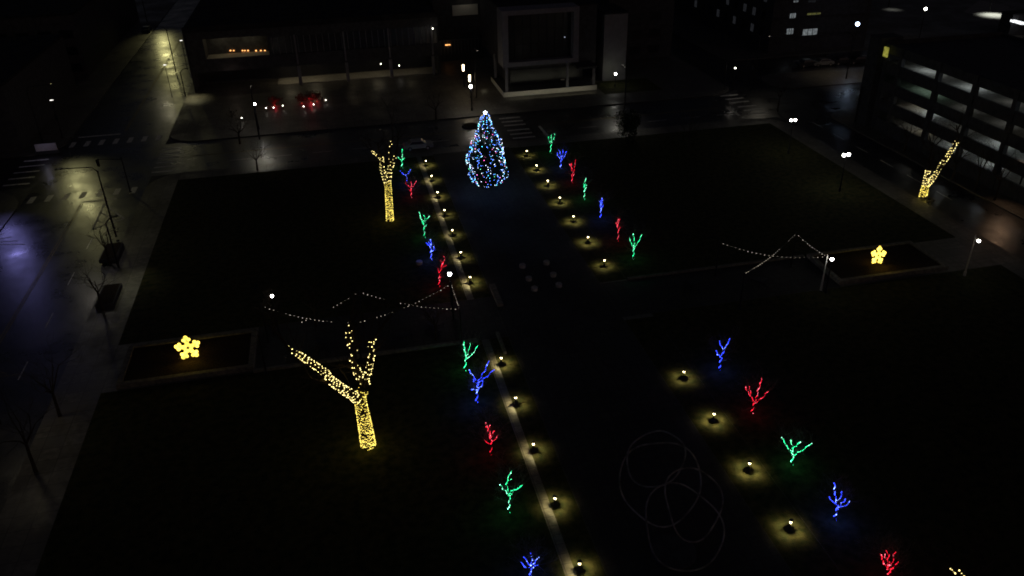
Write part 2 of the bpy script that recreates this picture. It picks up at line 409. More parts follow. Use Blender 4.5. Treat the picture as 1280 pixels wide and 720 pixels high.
LT = [
('g', [[(502.5,209),(503,197),(502.5,186)],[(502.5,201),(499,198),(498,196)],[(503,201),(505.5,197)]], 'farthest green lit branch tree of the left row, right beside the tall yellow wrapped trunk'),
('b', [[(509.5,228),(507.5,219)],[(507.5,219),(503,217),(500,213)],[(507.5,219),(511,216),(513,212)]], 'blue Y-shaped lit branch tree farthest back on the left row'),
('r', [[(514,246),(514,235)],[(514,235),(509,231),(507,227)],[(514,235),(514,227)],[(514,235),(518,231),(520,226)],[(514,240),(511,237)]], 'red lit branch tree farthest back on the left row, below the Y-shaped blue one'),
('g', [[(530.5,296),(530,285),(529.5,278)],[(529.5,280),(526,273),(524,265)],[(529.5,278),(531,273),(530,269)],[(529.5,279),(533,275),(537,270)],[(530,284),(533,281)]], 'green lit branch tree with three arms, middle of the far left row'),
('b', [[(539,324),(538.5,312),(538,306),(539,299)],[(538.5,309),(534,305),(532.5,303)],[(538.5,315),(543,312),(542,308)],[(538,306),(535,302)]], 'thin blue lit branch tree between green and red, far left row'),
('r', [[(549,357),(549,342),(552,333),(553,327)],[(549,342),(547,335)],[(552,334),(557,332)],[(551.5,336),(555,326),(555,319)],[(552,332),(551,325)],[(549,350),(552,346)]], 'red lit branch tree just behind the festoon lights of the left terrace'),
('g', [[(581,462.5),(581.5,452),(582.5,446)],[(582.5,447),(581,438),(579.5,427)],[(582.5,447),(586,438),(588.5,429)],[(582.5,449),(590,444),(597,432)]], 'green lit branch tree just in front of the left terrace, three straight arms'),
('b', [[(596,502.5),(596.5,490),(597.5,479)],[(597.5,477),(591,470),(586,462)],[(597.5,477),(604,467),(611,452)],[(598,478),(609,471),(617,462)],[(596.5,487),(590,487.5)],[(597,487),(602,483),(603.5,476)],[(597.5,481),(593,477),(592,474)]], 'large blue lit branch tree with wide arms beside the first near left lantern'),
('r', [[(613,568),(614,553),(612,543),(607,528)],[(613.5,556),(605,550)],[(614,553),(619,549),(622.5,545)],[(613,548),(617.5,539)],[(612,543),(613,532)],[(610,536),(607,533)]], 'red lit branch tree of the near left row, between a blue and a green one'),
('g', [[(636,640),(636.5,625),(636.5,616)],[(636,618),(630,613),(625.5,606)],[(636.5,616),(633,608),(634,600),(640,588)],[(637,620),(643,613),(652.5,607)],[(636.5,617),(640,613)],[(636,600),(640,599)]], 'green lit branch tree of the near left row with a tall crooked middle arm'),
('b', [[(664,729),(663,716),(664,706)],[(663,711),(655,707),(651,702)],[(663.5,708),(658,702),(655,696)],[(664,706),(664,692)],[(664,706),(669,703),(674.5,697)],[(664,710),(672,706)]], 'blue lit branch tree cut by the bottom edge, nearest of the left row'),
('g', [[(688,191),(688.5,184),(689,179)],[(689,180),(686.5,176),(685.5,171)],[(689,178),(689,169)],[(689,179),(692,173),(694,167)]], 'farthest green lit branch tree of the right row, beside the street'),
('b', [[(701,209.5),(701,204),(701.5,198)],[(701.5,199),(698,196),(696,191)],[(701.5,198),(704,193),(703,187)],[(701.5,200),(706,195),(708,189)],[(701.5,196),(699,187)]], 'farthest blue lit branch tree of the right row, fan-shaped'),
('r', [[(715,227.5),(715.5,215),(714,204)],[(715.5,218),(718,210),(719.5,200)],[(715,212),(712,205)],[(715,221),(718,217)]], 'farthest red lit branch tree of the right row'),
('g', [[(730,248),(731,232),(732,222)],[(731,236),(729.5,229)],[(731,238),(733.5,231)]], 'slim green lit branch tree of the right row, hardly any side arms'),
('b', [[(751,273),(751,260),(752,247)],[(751,262),(754.5,255)],[(751,258),(749.5,251)],[(751,254),(754,250)]], 'slim blue lit branch tree of the far right row'),
('r', [[(772,300.5),(773,290),(772,280),(772.5,272)],[(773,290),(775,284)],[(772,284),(770,278)],[(772,280),(774.5,274)]], 'slim upright red lit branch tree of the far right row'),
('g', [[(791,322.5),(792,314),(792.5,308)],[(792.5,309),(789,305),(787,298)],[(792.5,309),(793,300),(791.5,292)],[(792.5,309),(798,303),(802.5,293)]], 'green trident-shaped lit branch tree, last of the far right row'),
('b', [[(899,462),(900.5,452),(902.5,443)],[(902.5,444),(906,437),(909,431),(913,423)],[(905,438),(901,432),(899,426)],[(901,447),(897,443),(895.5,438)]], 'blue lit branch tree leaning right, first of the near right row'),
('r', [[(940,516),(941,509),(943,503)],[(943,503),(938,495),(931,483)],[(939,496),(937.5,488),(937,482)],[(943,503),(946,494),(949,483),(952,473)],[(943,504),(952,498),(961,489)]], 'red lit branch tree with spread arms, on the near right row'),
('g', [[(990,580.5),(991,573),(992,566)],[(992,568),(984,559),(977.5,547)],[(992,566),(991,557.5),(988,550)],[(991,560),(996,556),(999.5,552)],[(992,569),(1004,562),(1014,554)]], 'green lit branch tree with wide arms, on the near right row'),
('b', [[(1044,649.5),(1045,642),(1047,634),(1046,627)],[(1046,628),(1044,617),(1043,605)],[(1046.5,627),(1051,621),(1052.5,614)],[(1046,630),(1040,627),(1036,620)],[(1047,634),(1053,628),(1057,624)],[(1047,636),(1056,633),(1063,627)]], 'blue bushy lit branch tree on the near right row'),
('r', [[(1110,730),(1111,712),(1110,689)],[(1111,710),(1117,700),(1118,689)],[(1111,713),(1119,707),(1124,702)],[(1110,712),(1104,703),(1100.5,692)],[(1110,706),(1107,697),(1106,692)],[(1111,716),(1116,711)]], 'red lit branch tree cut by the bottom edge, nearest of the right row'),
]
for c, s, lab in LT: light_tree(c, s, lab)

# bare trees
def bare_tree(px, py, h, label, r=.16, seed=1, loc=None, group='bare winter trees without lights'):
    B = loc if loc is not None else G(px, py)
    t = thing('bare_tree', label, 'tree', B, group); rnd = random.Random(seed)
    a = MB(); a.tube([B, B+Vector((.03,0,h*.15)), B+Vector((.06,.05,h*.34))], [r*1.25,r,r*.8], 8); a.build('trunk', bark, t)
    c = MB(); top = B+Vector((.06,.05,h*.33))
    for k in range(5):
        an = k*2*math.pi/5+rnd.random(); d = Vector((math.cos(an)*.6,math.sin(an)*.6,1)).normalized()
        twigs(c, top, d, h*.33, r*.5, 3, rnd)
    c.build('crown', bark, t); return t

# ------------------------------------------------------------------ big trees wrapped in yellow lights
def wrapped(name_label, base, limbs, seed):
    # limbs: list of (points[(px,py,dY)], r0, r1, pitch, gap, bulbsize, mat)
    B = G(*base); t = thing('wrapped_tree', name_label, 'lit tree', B, 'tall trees wrapped in yellow lights')
    rnd = random.Random(seed); tr = MB(); cr = MB(); LS = {}
    for k, (pp, r0, r1, pitch, gap, bs, me) in enumerate(limbs):
        pts = [PY(x, y, B.y+dy) for x, y, dy in pp]
        if k == 0: pts[0] = B.copy()
        P = dens(pts, .3); n = len(P); rs = [r0+(r1-r0)*i/(n-1) for i in range(n)]
        tr.tube(P, rs, 12)
        if k:
            d = (P[-1]-P[-3]).normalized(); twigs(cr, P[-1], d, 2.2, r1*.8, 3, rnd)
            for q in (.45,.7,.9):
                p = P[int(q*(n-1))]; v = Vector((rnd.gauss(0,1),rnd.gauss(0,1),rnd.random()+.2)).normalized()
                twigs(cr, p, v, 1.8, r1*.5, 2, rnd)
        # helix of bulbs
        lens = [0]
        for a, b in zip(P[:-1], P[1:]): lens.append(lens[-1]+(b-a).length)
        L = lens[-1]; ls = MB(); cp = []; s = 0; ang = rnd.random()*6; i = 0
        while s < L:
            while i < n-2 and lens[i+1] < s: i += 1
            f = (s-lens[i])/max(1e-6, lens[i+1]-lens[i]); p = P[i].lerp(P[i+1], min(1,f)); r = rs[i]+.03
            d = (P[i+1]-P[i]).normalized(); a = d.cross(Vector((0,1,.1))).normalized(); b = d.cross(a)
            q = p+(a*math.cos(ang)+b*math.sin(ang))*r + d*(rnd.gauss(0,.055)+.08*math.sin(ang*1.0+s))
            if rnd.random() > (.22 if k == 0 else .14 + .3*(s/L)): cp.append(q)
            da = gap/r; ang += da; s += pitch*da/(2*math.pi) * (1+.8*(s/L) if k == 0 else 1)
        ls.chain(cp, [bs*rnd.uniform(.75,1.25) for _ in cp], [0]*len(cp), 1)
        ls.build('light_string', [me, metal], t)
    tr.build('trunk', bark, t, smooth=True); cr.build('crown', bark, t)
    p0 = PY(limbs[0][0][1][0], limbs[0][0][1][1], B.y)
    light(t, 'POINT', (B.x-.2, B.y-1.3, p0.z), (1,.8,.3), 1.2, size=.6)  # unseen point light added, spreads the yellow of the bulbs
    return t
wrapped('huge wrapped tree on the near left lawn, one long lit limb reaching left', (460.5,557), [
 ([(461,557,0),(457,535,0),(452,510,0),(449.5,495,.1),(454,488,.3)], .55, .38, .13, .11, .034, E_yel),
 ([(447,500,0),(441,494,-.3),(429,487,-.5),(413,475,-.9)], .34, .28, .30, .13, .042, E_yel2),
 ([(413,475,-.9),(407,466,-1.1),(391,455,-1.4),(376,445,-1.8),(361,437,-2.2)], .25, .16, .38, .13, .042, E_yel2),
 ([(457,482,.5),(452,474,.6),(446,464,.7),(442,451,.8),(443,438,.9)], .33, .2, .5, .17, .042, E_yel2),
 ([(439,432,1.0),(435,424,1.1),(436,416,1.2),(438,410,1.2)], .2, .13, .5, .15, .042, E_yel2),
 ([(456,478,.3),(460,466,-.1),(463,455,-.3),(465,443,-.5),(463,431,-.7),(467,423,-.8)], .24, .15, .55, .17, .042, E_yel2)], 3)
wrapped('wrapped tree with tall straight yellow lit trunk, left of the promenade at the back', (487.5,276), [
 ([(487.5,276,0),(486.5,255,0),(485.5,238,0),(484.5,227,0)], .42, .34, .14, .12, .038, E_yel),
 ([(484,229,0),(480,220,-.2),(477.5,208,-.4),(477,198,-.5)], .3, .2, .42, .17, .046, E_yel2),
 ([(477,200,-.5),(472,195,-.8),(467,191,-1),(463.5,188,-1.2)], .13, .07, .4, .17, .046, E_yel2),
 ([(485,229,0),(487,214,.2),(491,203,.3),(493,196,.4),(496,190,.6)], .3, .16, .46, .17, .046, E_yel2),
 ([(487,214,.2),(486,203,.7),(487,190,1),(488.5,180,1.2),(491,172,1.5)], .16, .08, .8, .3, .046, E_yel2)], 4)
wrapped('wrapped tree before the parking garage, short lit fork with one long arm leaning right', (1153.5,246), [
 ([(1154,245,0),(1155.5,238,0),(1157,231,0)], .42, .36, .2, .13, .05, E_yel),
 ([(1156.5,233,0),(1158,222,-.2),(1160.5,211,-.4)], .3, .24, .36, .16, .05, E_yel2),
 ([(1157,233,0),(1164,226,.3),(1174,210,.6),(1185,195,.9),(1196,177,1.2)], .28, .2, .36, .15, .05, E_yel2)], 5)
wrapped('wrapped tree at the bottom right corner, only the tip of a lit limb in view', (1262,880), [
 ([(1262,880,0),(1255,840,0),(1245,800,0)], .5, .4, .2, .14, .045, E_yel),
 ([(1245,800,0),(1228,765,-.3),(1211,735,-.7),(1197,716,-1),(1188,706,-1.2)], .25, .07, .42, .16, .034, E_yel2),
 ([(1247,800,0),(1262,770,.3),(1290,740,.8)], .25, .12, .42, .16, .045, E_yel2)], 6)

# ------------------------------------------------------------------ Christmas tree
B = G(610,231); 
t = thing('christmas_tree', 'tall decorated fir in white and blue lights with a white star on top', 'christmas tree', B)
prof = [(0.25,1.4),(.7,2.05),(1.6,2.35),(3,2.35),(4.5,2.15),(6,1.75),(7.3,1.25),(8.5,.72),(9.4,.36),(10.1,.08)]
def rad(z):
    for (z0,r0),(z1,r1) in zip(prof[:-1],prof[1:]):
        if z <= z1: return r0+(r1-r0)*max(0,(z-z0))/(z1-z0)
    return .05
rnd = random.Random(11); fo = MB()
def lump(an, z): return 1+.09*math.sin(an*3+z*1.3)+.07*math.sin(an*5-z*2.1+1)+.05*math.sin(an*9+z*4)
for i in range(5200):
    z = 9.7*(1-math.sqrt(rnd.random()))*.99+.25; an = rnd.random()*6.283; r = rad(z)*lump(an,z)*rnd.uniform(.5,1.0)
    p = B+Vector((math.cos(an)*r, math.sin(an)*r, z)); o = Vector((math.cos(an),math.sin(an),-.25+rnd.gauss(0,.2))).normalized()
    s = Vector((-math.sin(an),math.cos(an),rnd.gauss(0,.4))).normalized(); L = rnd.uniform(.25,.5)*min(1,.3+rad(z)/1.6)
    fo.add([p-o*L*.4+s*.09, p-o*L*.4-s*.09, p+o*L*.7], [(0,1,2)])
fo.build('foliage', needle, t)
a = MB(); a.tube([B, B+Vector((0,0,9.8))], [.25,.04], 8); a.build('trunk', bark, t)
XM = [X_white, X_blue, X_cyan, X_pink, X_gold, X_green]
ALLX = [[] for _ in range(14)]
for sidx in range(9):
    st = ALLX[sidx]
    for j in range(58):
        z = .35+(j+rnd.random())/58*9.45
        if rnd.random() > (.5+.6*rad(z)/2.4): continue
        an = sidx*.698+rnd.uniform(-.38,.38); r = rad(z)*lump(an,z)*rnd.uniform(.95,1.08)+.06+(.14 if z > 8.3 else 0)
        p = B+Vector((math.cos(an)*r, math.sin(an)*r, z))
        st.append((p, rnd.uniform(.03,.058), rnd.choices(range(6), [30,40,17,6,4,3])[0]))
for bi, (an, z, nn) in enumerate(((.35,5.6,26),(.15,3.6,20),(3.0,3.9,24),(3.4,1.9,18),(6.1,1.6,14))):   # bunched strings on the flanks
    st = ALLX[9+bi]
    for j in range(nn):
        zz = z+rnd.gauss(0,.9); a2 = an+rnd.gauss(0,.16); r = rad(max(.3,zz))*lump(a2,zz)*1.05+.08
        st.append((B+Vector((math.cos(a2)*r, math.sin(a2)*r, zz)), rnd.uniform(.03,.06), rnd.choices(range(6), [40,30,27,0,3,0])[0]))
for q in ALLX:
    q.sort(key=lambda e: e[0].z); st = MB(); st.chain([e[0] for e in q], [e[1] for e in q], [e[2] for e in q], 6, wr=.006); st.build('light_string', XM+[metal], t)
st = MB()
c = B+Vector((0,0,10.0)); vs = []
for k in range(10):
    q = math.pi/2+k*math.pi/5; r = .34 if k % 2 == 0 else .15; vs.append(c+Vector((math.cos(q)*r,0,math.sin(q)*r)))
vs2 = vs+[c+Vector((0,-.12,0)), c+Vector((0,.12,0))]
st.add(vs2, [(k,(k+1)%10,10) for k in range(10)]+[((k+1)%10,k,11) for k in range(10)]); st.build('star_topper', X_white, t)
for dx, dz, cc, w in ((-1.2,-.3,(.15,.3,1),22),(1.4,.1,(.15,.45,1),22),(0,-.5,(.2,.3,1),12),(0,1.0,(.2,.35,1),14)):
    light(t, 'POINT', (B.x+dx*2.6, B.y-1.5, 4+dz*3), cc, w, size=.5)  # unseen blue points added to tint the needles between the bulbs

# ------------------------------------------------------------------ star decorations in the planter beds
def bed(corners, label):
    P = [G(*c) for c in corners]; x0 = min(p.x for p in P); x1 = max(p.x for p in P); y0 = min(p.y for p in P); y1 = max(p.y for p in P)
    cx = (x0+x1)/2; cy = (y0+y1)/2
    t = thing('planter_bed', label, 'planter', (cx,cy,0), 'raised stone planter beds')
    w = .45; a = MB()
    a.box(x0,x1,y0,y0+w,0,.45); a.box(x0,x1,y1-w,y1,0,.45); a.box(x0,x0+w,y0+w,y1-w,0,.45); a.box(x1-w,x1,y0+w,y1-w,0,.45); a.build('stone_rim', edge_stone, t)
    b = MB(); b.box(x0+w,x1-w,y0+w,y1-w,0,.3); b.build('soil', mulch, t)
bed([(152,486),(163,437),(303,418),(318,457)], 'long raised bed with pale stone rim around the left glowing star')
bed([(1022,330),(1045,353),(1180,338),(1137,305)], 'long raised bed with pale stone rim around the right glowing star')
def star(cx, cy, foot_y, rpx, label, lean, tw):
    B = G(cx, foot_y); c = PY(cx, cy, B.y); pm = F/((B-CAM).dot(fwd)); Rr = rpx/pm
    t = thing('glowing_star', label, 'star decoration', B, 'five-lobed glowing stars in the beds')
    fr = MB(); st = MB(); cen = MB()
    ux = Vector((math.cos(tw),math.sin(tw),0)); uz = Vector((0,.25,1)).normalized()
    P = lambda u, v, d=0: c+ux*u+uz*v+Vector((0,-d,0))
    for s in (-1,1): fr.tube([P(s*Rr*.55,-Rr*.55), Vector((B.x+s*Rr*.72, B.y+.1, .25))], .035, 6)
    cp = []
    for k in range(5):
        q = math.pi/2+lean+k*2*math.pi/5; d = (math.cos(q), math.sin(q)); n = (-d[1], d[0])
        fr.tube([P(0,0), P(d[0]*Rr*.95, d[1]*Rr*.95)], .025, 5)
        for (f, s, r) in ((.3,0,.17),(.58,0,.17),(.87,0,.14),(.68,.2,.12),(.68,-.2,.12)):
            u = d[0]*f*Rr+n[0]*s*Rr; v = d[1]*f*Rr+n[1]*s*Rr
            ring = [P(u+math.cos(a)*r*Rr, v+math.sin(a)*r*Rr, .03) for a in [i*math.pi/5 for i in range(11)]]
            cen.tube(ring, .022, 4, cap=False)
            cp += [P(u+math.cos(i*math.pi/6)*r*Rr*.95, v+math.sin(i*math.pi/6)*r*Rr*.95, .05) for i in range(12)]+[P(u+math.cos(i*math.pi/3+.4)*r*Rr*.5, v+math.sin(i*math.pi/3+.4)*r*Rr*.5, .05) for i in range(6)]+[P(u,v,.05)]
    st.chain(cp, [.045]*len(cp), [0]*len(cp), 1); fr.build('stand_frame', steel, t); st.build('light_string', [E_star, metal], t); cen.build('light_rope', E_starc, t)
    light(t, 'POINT', P(0,-.3,.9), (1,.5,.1), 6, size=.4)  # point light without a fixture, added for the star's glow on the bed
star(235, 434.5, 451, 15.5, 'large yellow glowing star on two legs in the left bed', .06, 0)
star(1097.5, 319, 333, 11.8, 'smaller tilted yellow glowing star in the right bed', -.18, .12)

# ------------------------------------------------------------------ festoon lights
def festoon_post(p, h, label, m_=wpost):
    t = thing('festoon_post', label, 'post', p, 'posts that carry the festoon lights')
    a = MB(); a.tube([p, p+Vector((0,0,h))], [.09,.06], 8); a.build('pole', m_, t)
    b = MB(); b.tube([p, p+Vector((0,0,.06))], [.22,.22], 10); b.ball(p+Vector((0,0,h+.05)), .08, 8); b.build('base_plate', metal, t)
for (x, y, lab) in ((-2.9,-42.7,'slim festoon post at the far right corner of the left terrace'),(-2.9,-47.6,'slim festoon post at the near right corner of the left terrace'),
    (-11.6,-42.0,'slim festoon post in the middle of the far side of the left terrace'),(-12.2,-47.6,'slim festoon post in the middle of the near side of the left terrace'),
    (-20.6,-42.4,'slim festoon post at the far left corner of the left terrace'),(-20.6,-47.7,'slim festoon post at the near left corner of the left terrace')):
    festoon_post(Vector((x,y,0)), 4, lab, metal)
for (x, y, lab) in ((25.6,-41,'slim festoon post at the far left corner of the right terrace'),(24.9,-48,'slim festoon post at the near left corner of the right terrace'),
    (34.3,-41.2,'slim festoon post at the far right corner of the right terrace')): festoon_post(Vector((x,y,0)), 4, lab, metal)
festoon_post(Vector((34.5,-46.8,0)), 4.15, 'pale festoon post at the near right corner of the right terrace, catching lamp light')
def festoon(a, b, sag, label, step=.42, skip=()):
    a = Vector(a); b = Vector(b); t = thing('festoon_string', label, 'festoon lights', a, 'festoon light strings over the terraces')
    N = int((b-a).length/step); pts = [a.lerp(b, i/N)-Vector((0,0,sag*4*(i/N)*(1-i/N))) for i in range(N+1)]
    c = MB(); c.tube(pts, .014, 4); c.build('cable', metal, t)
    rnd = random.Random(len(label)); me = None
    for i, p in enumerate(pts[1:-1]):
        f = (i+1)/N
        if any(s0 < f < s1 for s0, s1 in skip) : continue
        if me is None:
            bb = MB(); bb.bead(a-Vector((0,0,.07)), .038); o = bb.build('bulb', E_fest, t); me = o.data; o.location = p-a
        else:
            o = bpy.data.objects.new('bulb', me); C.objects.link(o); o.parent = t; o.location = p-a; k = rnd.uniform(.35,1.3); o.scale = (k,k,k)
Z = 4.0
festoon((-2.9,-42.7,Z),(-2.9,-47.6,Z),.12,'festoon string along the right end of the left terrace', step=.3)
festoon((-2.9,-47.6,Z),(-11.6,-42.0,Z),.5,'festoon string from the near right post to the far middle post, left terrace', skip=((.6,.72),))
festoon((-2.9,-42.7,Z),(-12.2,-47.6,Z),.5,'festoon string from the far right post to the near middle post, left terrace', skip=((.55,.64),(.8,.9)))
festoon((-11.6,-42.0,Z),(-20.6,-47.7,Z),.5,'festoon string from the far middle post to the near left post, left terrace', skip=((.3,.5),(.6,1.1)))
festoon((-12.2,-47.6,Z),(-20.6,-42.4,Z),.5,'festoon string from the near middle post to the far left post, left terrace', skip=((.12,.25),))
festoon((25.6,-41,Z),(34.5,-46.8,Z),.75,'festoon string crossing the right terrace from far left to near right')
festoon((24.9,-48,Z),(34.3,-41.2,Z),.45,'festoon string crossing the right terrace from near left to far right', skip=((.68,.85),))
festoon((34.3,-41.2,Z),(34.5,-46.8,Z),.2,'festoon string along the right end of the right terrace')

# ------------------------------------------------------------------ lamp posts with bright heads
def lamp_post(px, py, z, label, em, r=.2, arm=0.0, double=False, Y=None, pm=metal, over=.0):
    H = G(px, py, z) if Y is None else PY(px, py, Y)
    foot = Vector((H.x-arm, H.y, 0)); t = thing('lamp_post', label, 'street lamp', foot, 'lamp posts around the plaza')
    a = MB(); h = H.z+over+(.0 if arm else -r)
    a.tube([foot, foot+Vector((0,0,.5)), foot+Vector((0,0,.52)), foot+Vector((0,0,h))], [.14,.13,.075,.055], 8)
    if arm: a.tube([foot+Vector((0,0,H.z+r+.05)), H+Vector((0,0,r+.05)), H+Vector((0,0,r))], .03, 6)
    a.build('pole', pm, t)
    offs = [(-.34,0),(.34,0)] if double else [(0,0)]
    if double:
        b = MB(); b.tube([H+Vector((-.5,0,-r-.02)), H+Vector((.5,0,-r-.02))], .04, 6); b.build('crossarm', metal, t)
    for ox, oy in offs:
        b = MB(); b.ball(H+Vector((ox,oy,0)), r, 12); b.build('lamp_globe', em, t, smooth=True)
        c_ = MB(); c_.tube([H+Vector((ox,oy,r*.97)), H+Vector((ox,oy,r*1.2))], [r*.5,.03], 8); c_.build('cap', metal, t)
    return t
E_g1 = emit('globe_white', (1,.97,.9), 18); E_g2 = emit('globe_bright', (1,.97,.88), 42)
lamp_post(318,130,4.2,'lamp post with round white head by the red-lit shrubs', E_g2)
lamp_post(769.5,92.5,0,'lamp post with white head beside the tall grey wall panel', E_g1, Y=31.5, r=.22)
lamp_post(588.5,108,4.2,'lamp post with round head at the corner behind the decorated fir', E_g2, r=.26)
lamp_post(340,370,4.2,'lamp post with white head at the left end of the left terrace', E_g1, r=.15)
lamp_post(562,342.5,4.2,'lamp post with bright white head by the red lit tree of the left terrace', E_g1, r=.2)
lamp_post(1040,324,0,'lamp post with round white head beside the right terrace and its bed', E_g1, Y=-47.3, r=.17, arm=0)
lamp_post(1223.5,301,4.0,'lamp post with arm and round white head, rightmost in the plaza', E_g1, arm=.55, pm=wpost, over=.75, r=.17)
lamp_post(1058,193.5,5,'twin-headed lamp post before the parking garage', E_g2, double=True, r=.2)
lamp_post(991.5,150,5,'twin-headed lamp post near the right zebra crossing', E_g2, double=True, r=.17)
lamp_post(1072,30,7,'lamp post with blue-white oval head beside the apartment block', E_bluel, r=.38)
lamp_post(919,85,4,'small lamp post at the dark street corner behind the right zebra crossing', E_small, r=.12)
lamp_post(1157,11,7,'distant lamp post with yellowish head beyond the garage', E_small, r=.3)
lamp_post(541,35.6,9.5,'small lamp above the end of the long arcade building', E_small, r=.1, Y=49.2)
# column lights
for (px, py, z, lab) in ((579,84.5,3.6,'upright glowing column light, farther and upper of the pair'),(587,97.5,3.6,'upright glowing column light, nearer and lower of the pair')):
    H = G(px,py,z); t = thing('column_light', lab, 'column lamp', (H.x,H.y,0), 'glowing column lights')
    a = MB(); a.tube([(H.x,H.y,0),(H.x,H.y,H.z-.62)], .09, 8); a.build('pole', metal, t)
    b = MB(); b.tube([(H.x,H.y,H.z-.6),(H.x,H.y,H.z+.6)], .17, 10); b.build('lamp_tube', E_tube, t)
    c_ = MB(); c_.tube([(H.x,H.y,H.z+.601),(H.x,H.y,H.z+.66)], .2, 10); c_.build('cap', metal, t)

# cobra-head street lights: their pools on the wet asphalt
def street_light(pool, h, armdir, label, col, w, spot=95, reach=2.2, em=None, hot=.35):
    P = pool + (pool-Vector((CAM.x,CAM.y,0)))*(h/CAM.z)*hot; head = Vector((P[0],P[1],h)); foot = Vector((P[0]+armdir[0]*reach, P[1]+armdir[1]*reach, 0))
    t = thing('street_light', label, 'street light', foot, 'tall street lights with arms')
    a = MB(); a.tube([foot, foot+Vector((0,0,h-.6)), foot.lerp(head,.3)+Vector((0,0,(h)*.7-.0)) if False else foot+Vector((-armdir[0]*.5,-armdir[1]*.5,h-.05)), head+Vector((0,0,.1))], [.12,.08,.06,.05], 8); a.build('pole', metal, t)
    b = MB(); d = Vector((-armdir[0],-armdir[1],0)); n = Vector((-d.y,d.x,0))
    for s0, s1, w0, hh in ((-.35,.35,.17,.13),):
        q = [head+d*s0+n*w0*.7, head+d*s0-n*w0*.7, head+d*s1-n*w0, head+d*s1+n*w0]
        b.add([v+Vector((0,0,.02)) for v in q]+[v*1+Vector((0,0,hh)) for v in q], [(0,1,2,3),(7,6,5,4),(0,4,5,1),(1,5,6,2),(2,6,7,3),(3,7,4,0)])
    b.build('lamp_head', metal, t)
    light(t, 'SPOT', head-Vector((0,0,.1)), col, w, spot=spot, size=.9, blend=1.0, aim=pool)
    return t
street_light(G(206,57), 9, (-1,0), 'street light over the far stretch of the left street', (1,.92,.38), 1900, 50, 3, hot=.7)
street_light(G(100,232), 9, (-1,0), 'street light over the left crossing, casting a yellow-green pool', (1,.93,.42), 1150, 58, 3.5, hot=.85)
street_light(G(329,190), 8, (0,-1), 'street light over the cross street near its middle', (1,.93,.72), 900, 48, 2)
street_light(G(14,300), 7, (-1,0), 'added street light in place of an unseen blue sign, left street', (.36,.34,1), 800, 56, 3.5, hot=.85)  # added lamp stands in for a blue sign out of view
street_light(G(166,353), 6, (-1,0), 'street light over the pavement along the left lawn', (.95,.92,.6), 220, 64, 1)
street_light(G(241,123), 5, (-1,0), 'street light at the corner of the long arcade building', (1,.92,.5), 850, 74, 1.2, hot=.1)
street_light(G(775,150), 7, (0,-1), 'street light over the cross street right of the fir', (1,.95,.8), 520, 66, 2)
street_light(G(1080,152), 6, (-1,0), 'street light by the bare trees before the garage', (1,.88,.6), 420, 96, 1.6, hot=0)
street_light(G(1256,266), 6, (1,0), 'street light over the pavement at the foot of the garage', (1,.6,.35), 350, 80, 1)
street_light(G(600,150), 9, (0,1), 'street light above the zebra crossing behind the fir', (1,.9,.7), 160, 110, 3)
street_light(G(950,130), 9, (0,1), 'street light above the right zebra crossing', (1,.9,.7), 200, 110, 3)
street_light(G(110,330), 9, (1,0), 'street light beside the pavement trees of the left street', (1,.9,.8), 200, 120, 4)
street_light(G(205,110), 9, (1,0), 'street light at the kerb below the arcade building corner', (1,.9,.62), 230, 120, 3)
street_light(G(30,560), 8, (-1,0), 'street light by the pavement at the bottom left', (1,.85,.55), 130, 120, 1)
street_light(G(1050,95), 8, (0,-1), 'street light over the parked cars', (1,.85,.6), 300, 120, 2, hot=0)
for (px,py,lab) in ((206,81,'small bright fixture over the far left street'),(226.5,50.5,'thin bright fixture at the wall of the arcade building'),(64.5,125,'thin bright fixture at the dark left corner')):
    H = G(px,py,6); t = thing('lit_fixture', lab, 'street lamp', (H.x,H.y,0), 'small side-lit fixtures')
    a = MB(); a.tube([(H.x,H.y,0),(H.x,H.y,5.9)], .06, 6); a.build('pole', metal, t)
    b = MB(); b.box(H.x-.26,H.x+.26,H.y-.06,H.y+.06,5.93,6.02); b.build('lamp_lens', E_fix, t)

# small white path lights and red-lit shrubs
for i,(px,py,lab) in enumerate(((332.5,135,'leftmost small white light before the red-lit shrubs'),(342,134.5,'small white light before the left red-lit shrub'),(353.5,132,'small white light right of the left red-lit shrub'),
    (379.5,133,'small white light left of the right red-lit shrubs'),(392,130.5,'small white light before the right red-lit shrubs'),(407,125,'rightmost small white light past the red-lit shrubs'),
    (302,147.5,'lone small white light by a pale bare bush, left of the others'),(476,79.7,'small white light in the arcade, left of its pair'),(499,82,'small white light in the arcade, right of its pair'),
    (611,33,'tiny white light high on the dark block left of the framed building'))):
    p = G(px,py,.7) if i < 7 else PY(px,py,{7:50.9,8:50.9,9:58.5}[i])
    t = thing('small_lamp', lab, 'small lamp', (p.x,p.y,0 if i < 7 else p.z), 'small white lights around the buildings')
    a = MB()
    if i < 7: a.tube([(p.x,p.y,0),(p.x,p.y,p.z-.12)], .04, 6)
    else: a.box(p.x-.1,p.x+.1,p.y+.1,p.y+.16,p.z-.1,p.z+.1)
    a.build('post' if i < 7 else 'bracket', metal, t)
    b = MB(); b.ball(p, .085, 8); b.build('lamp_globe', E_small, t)
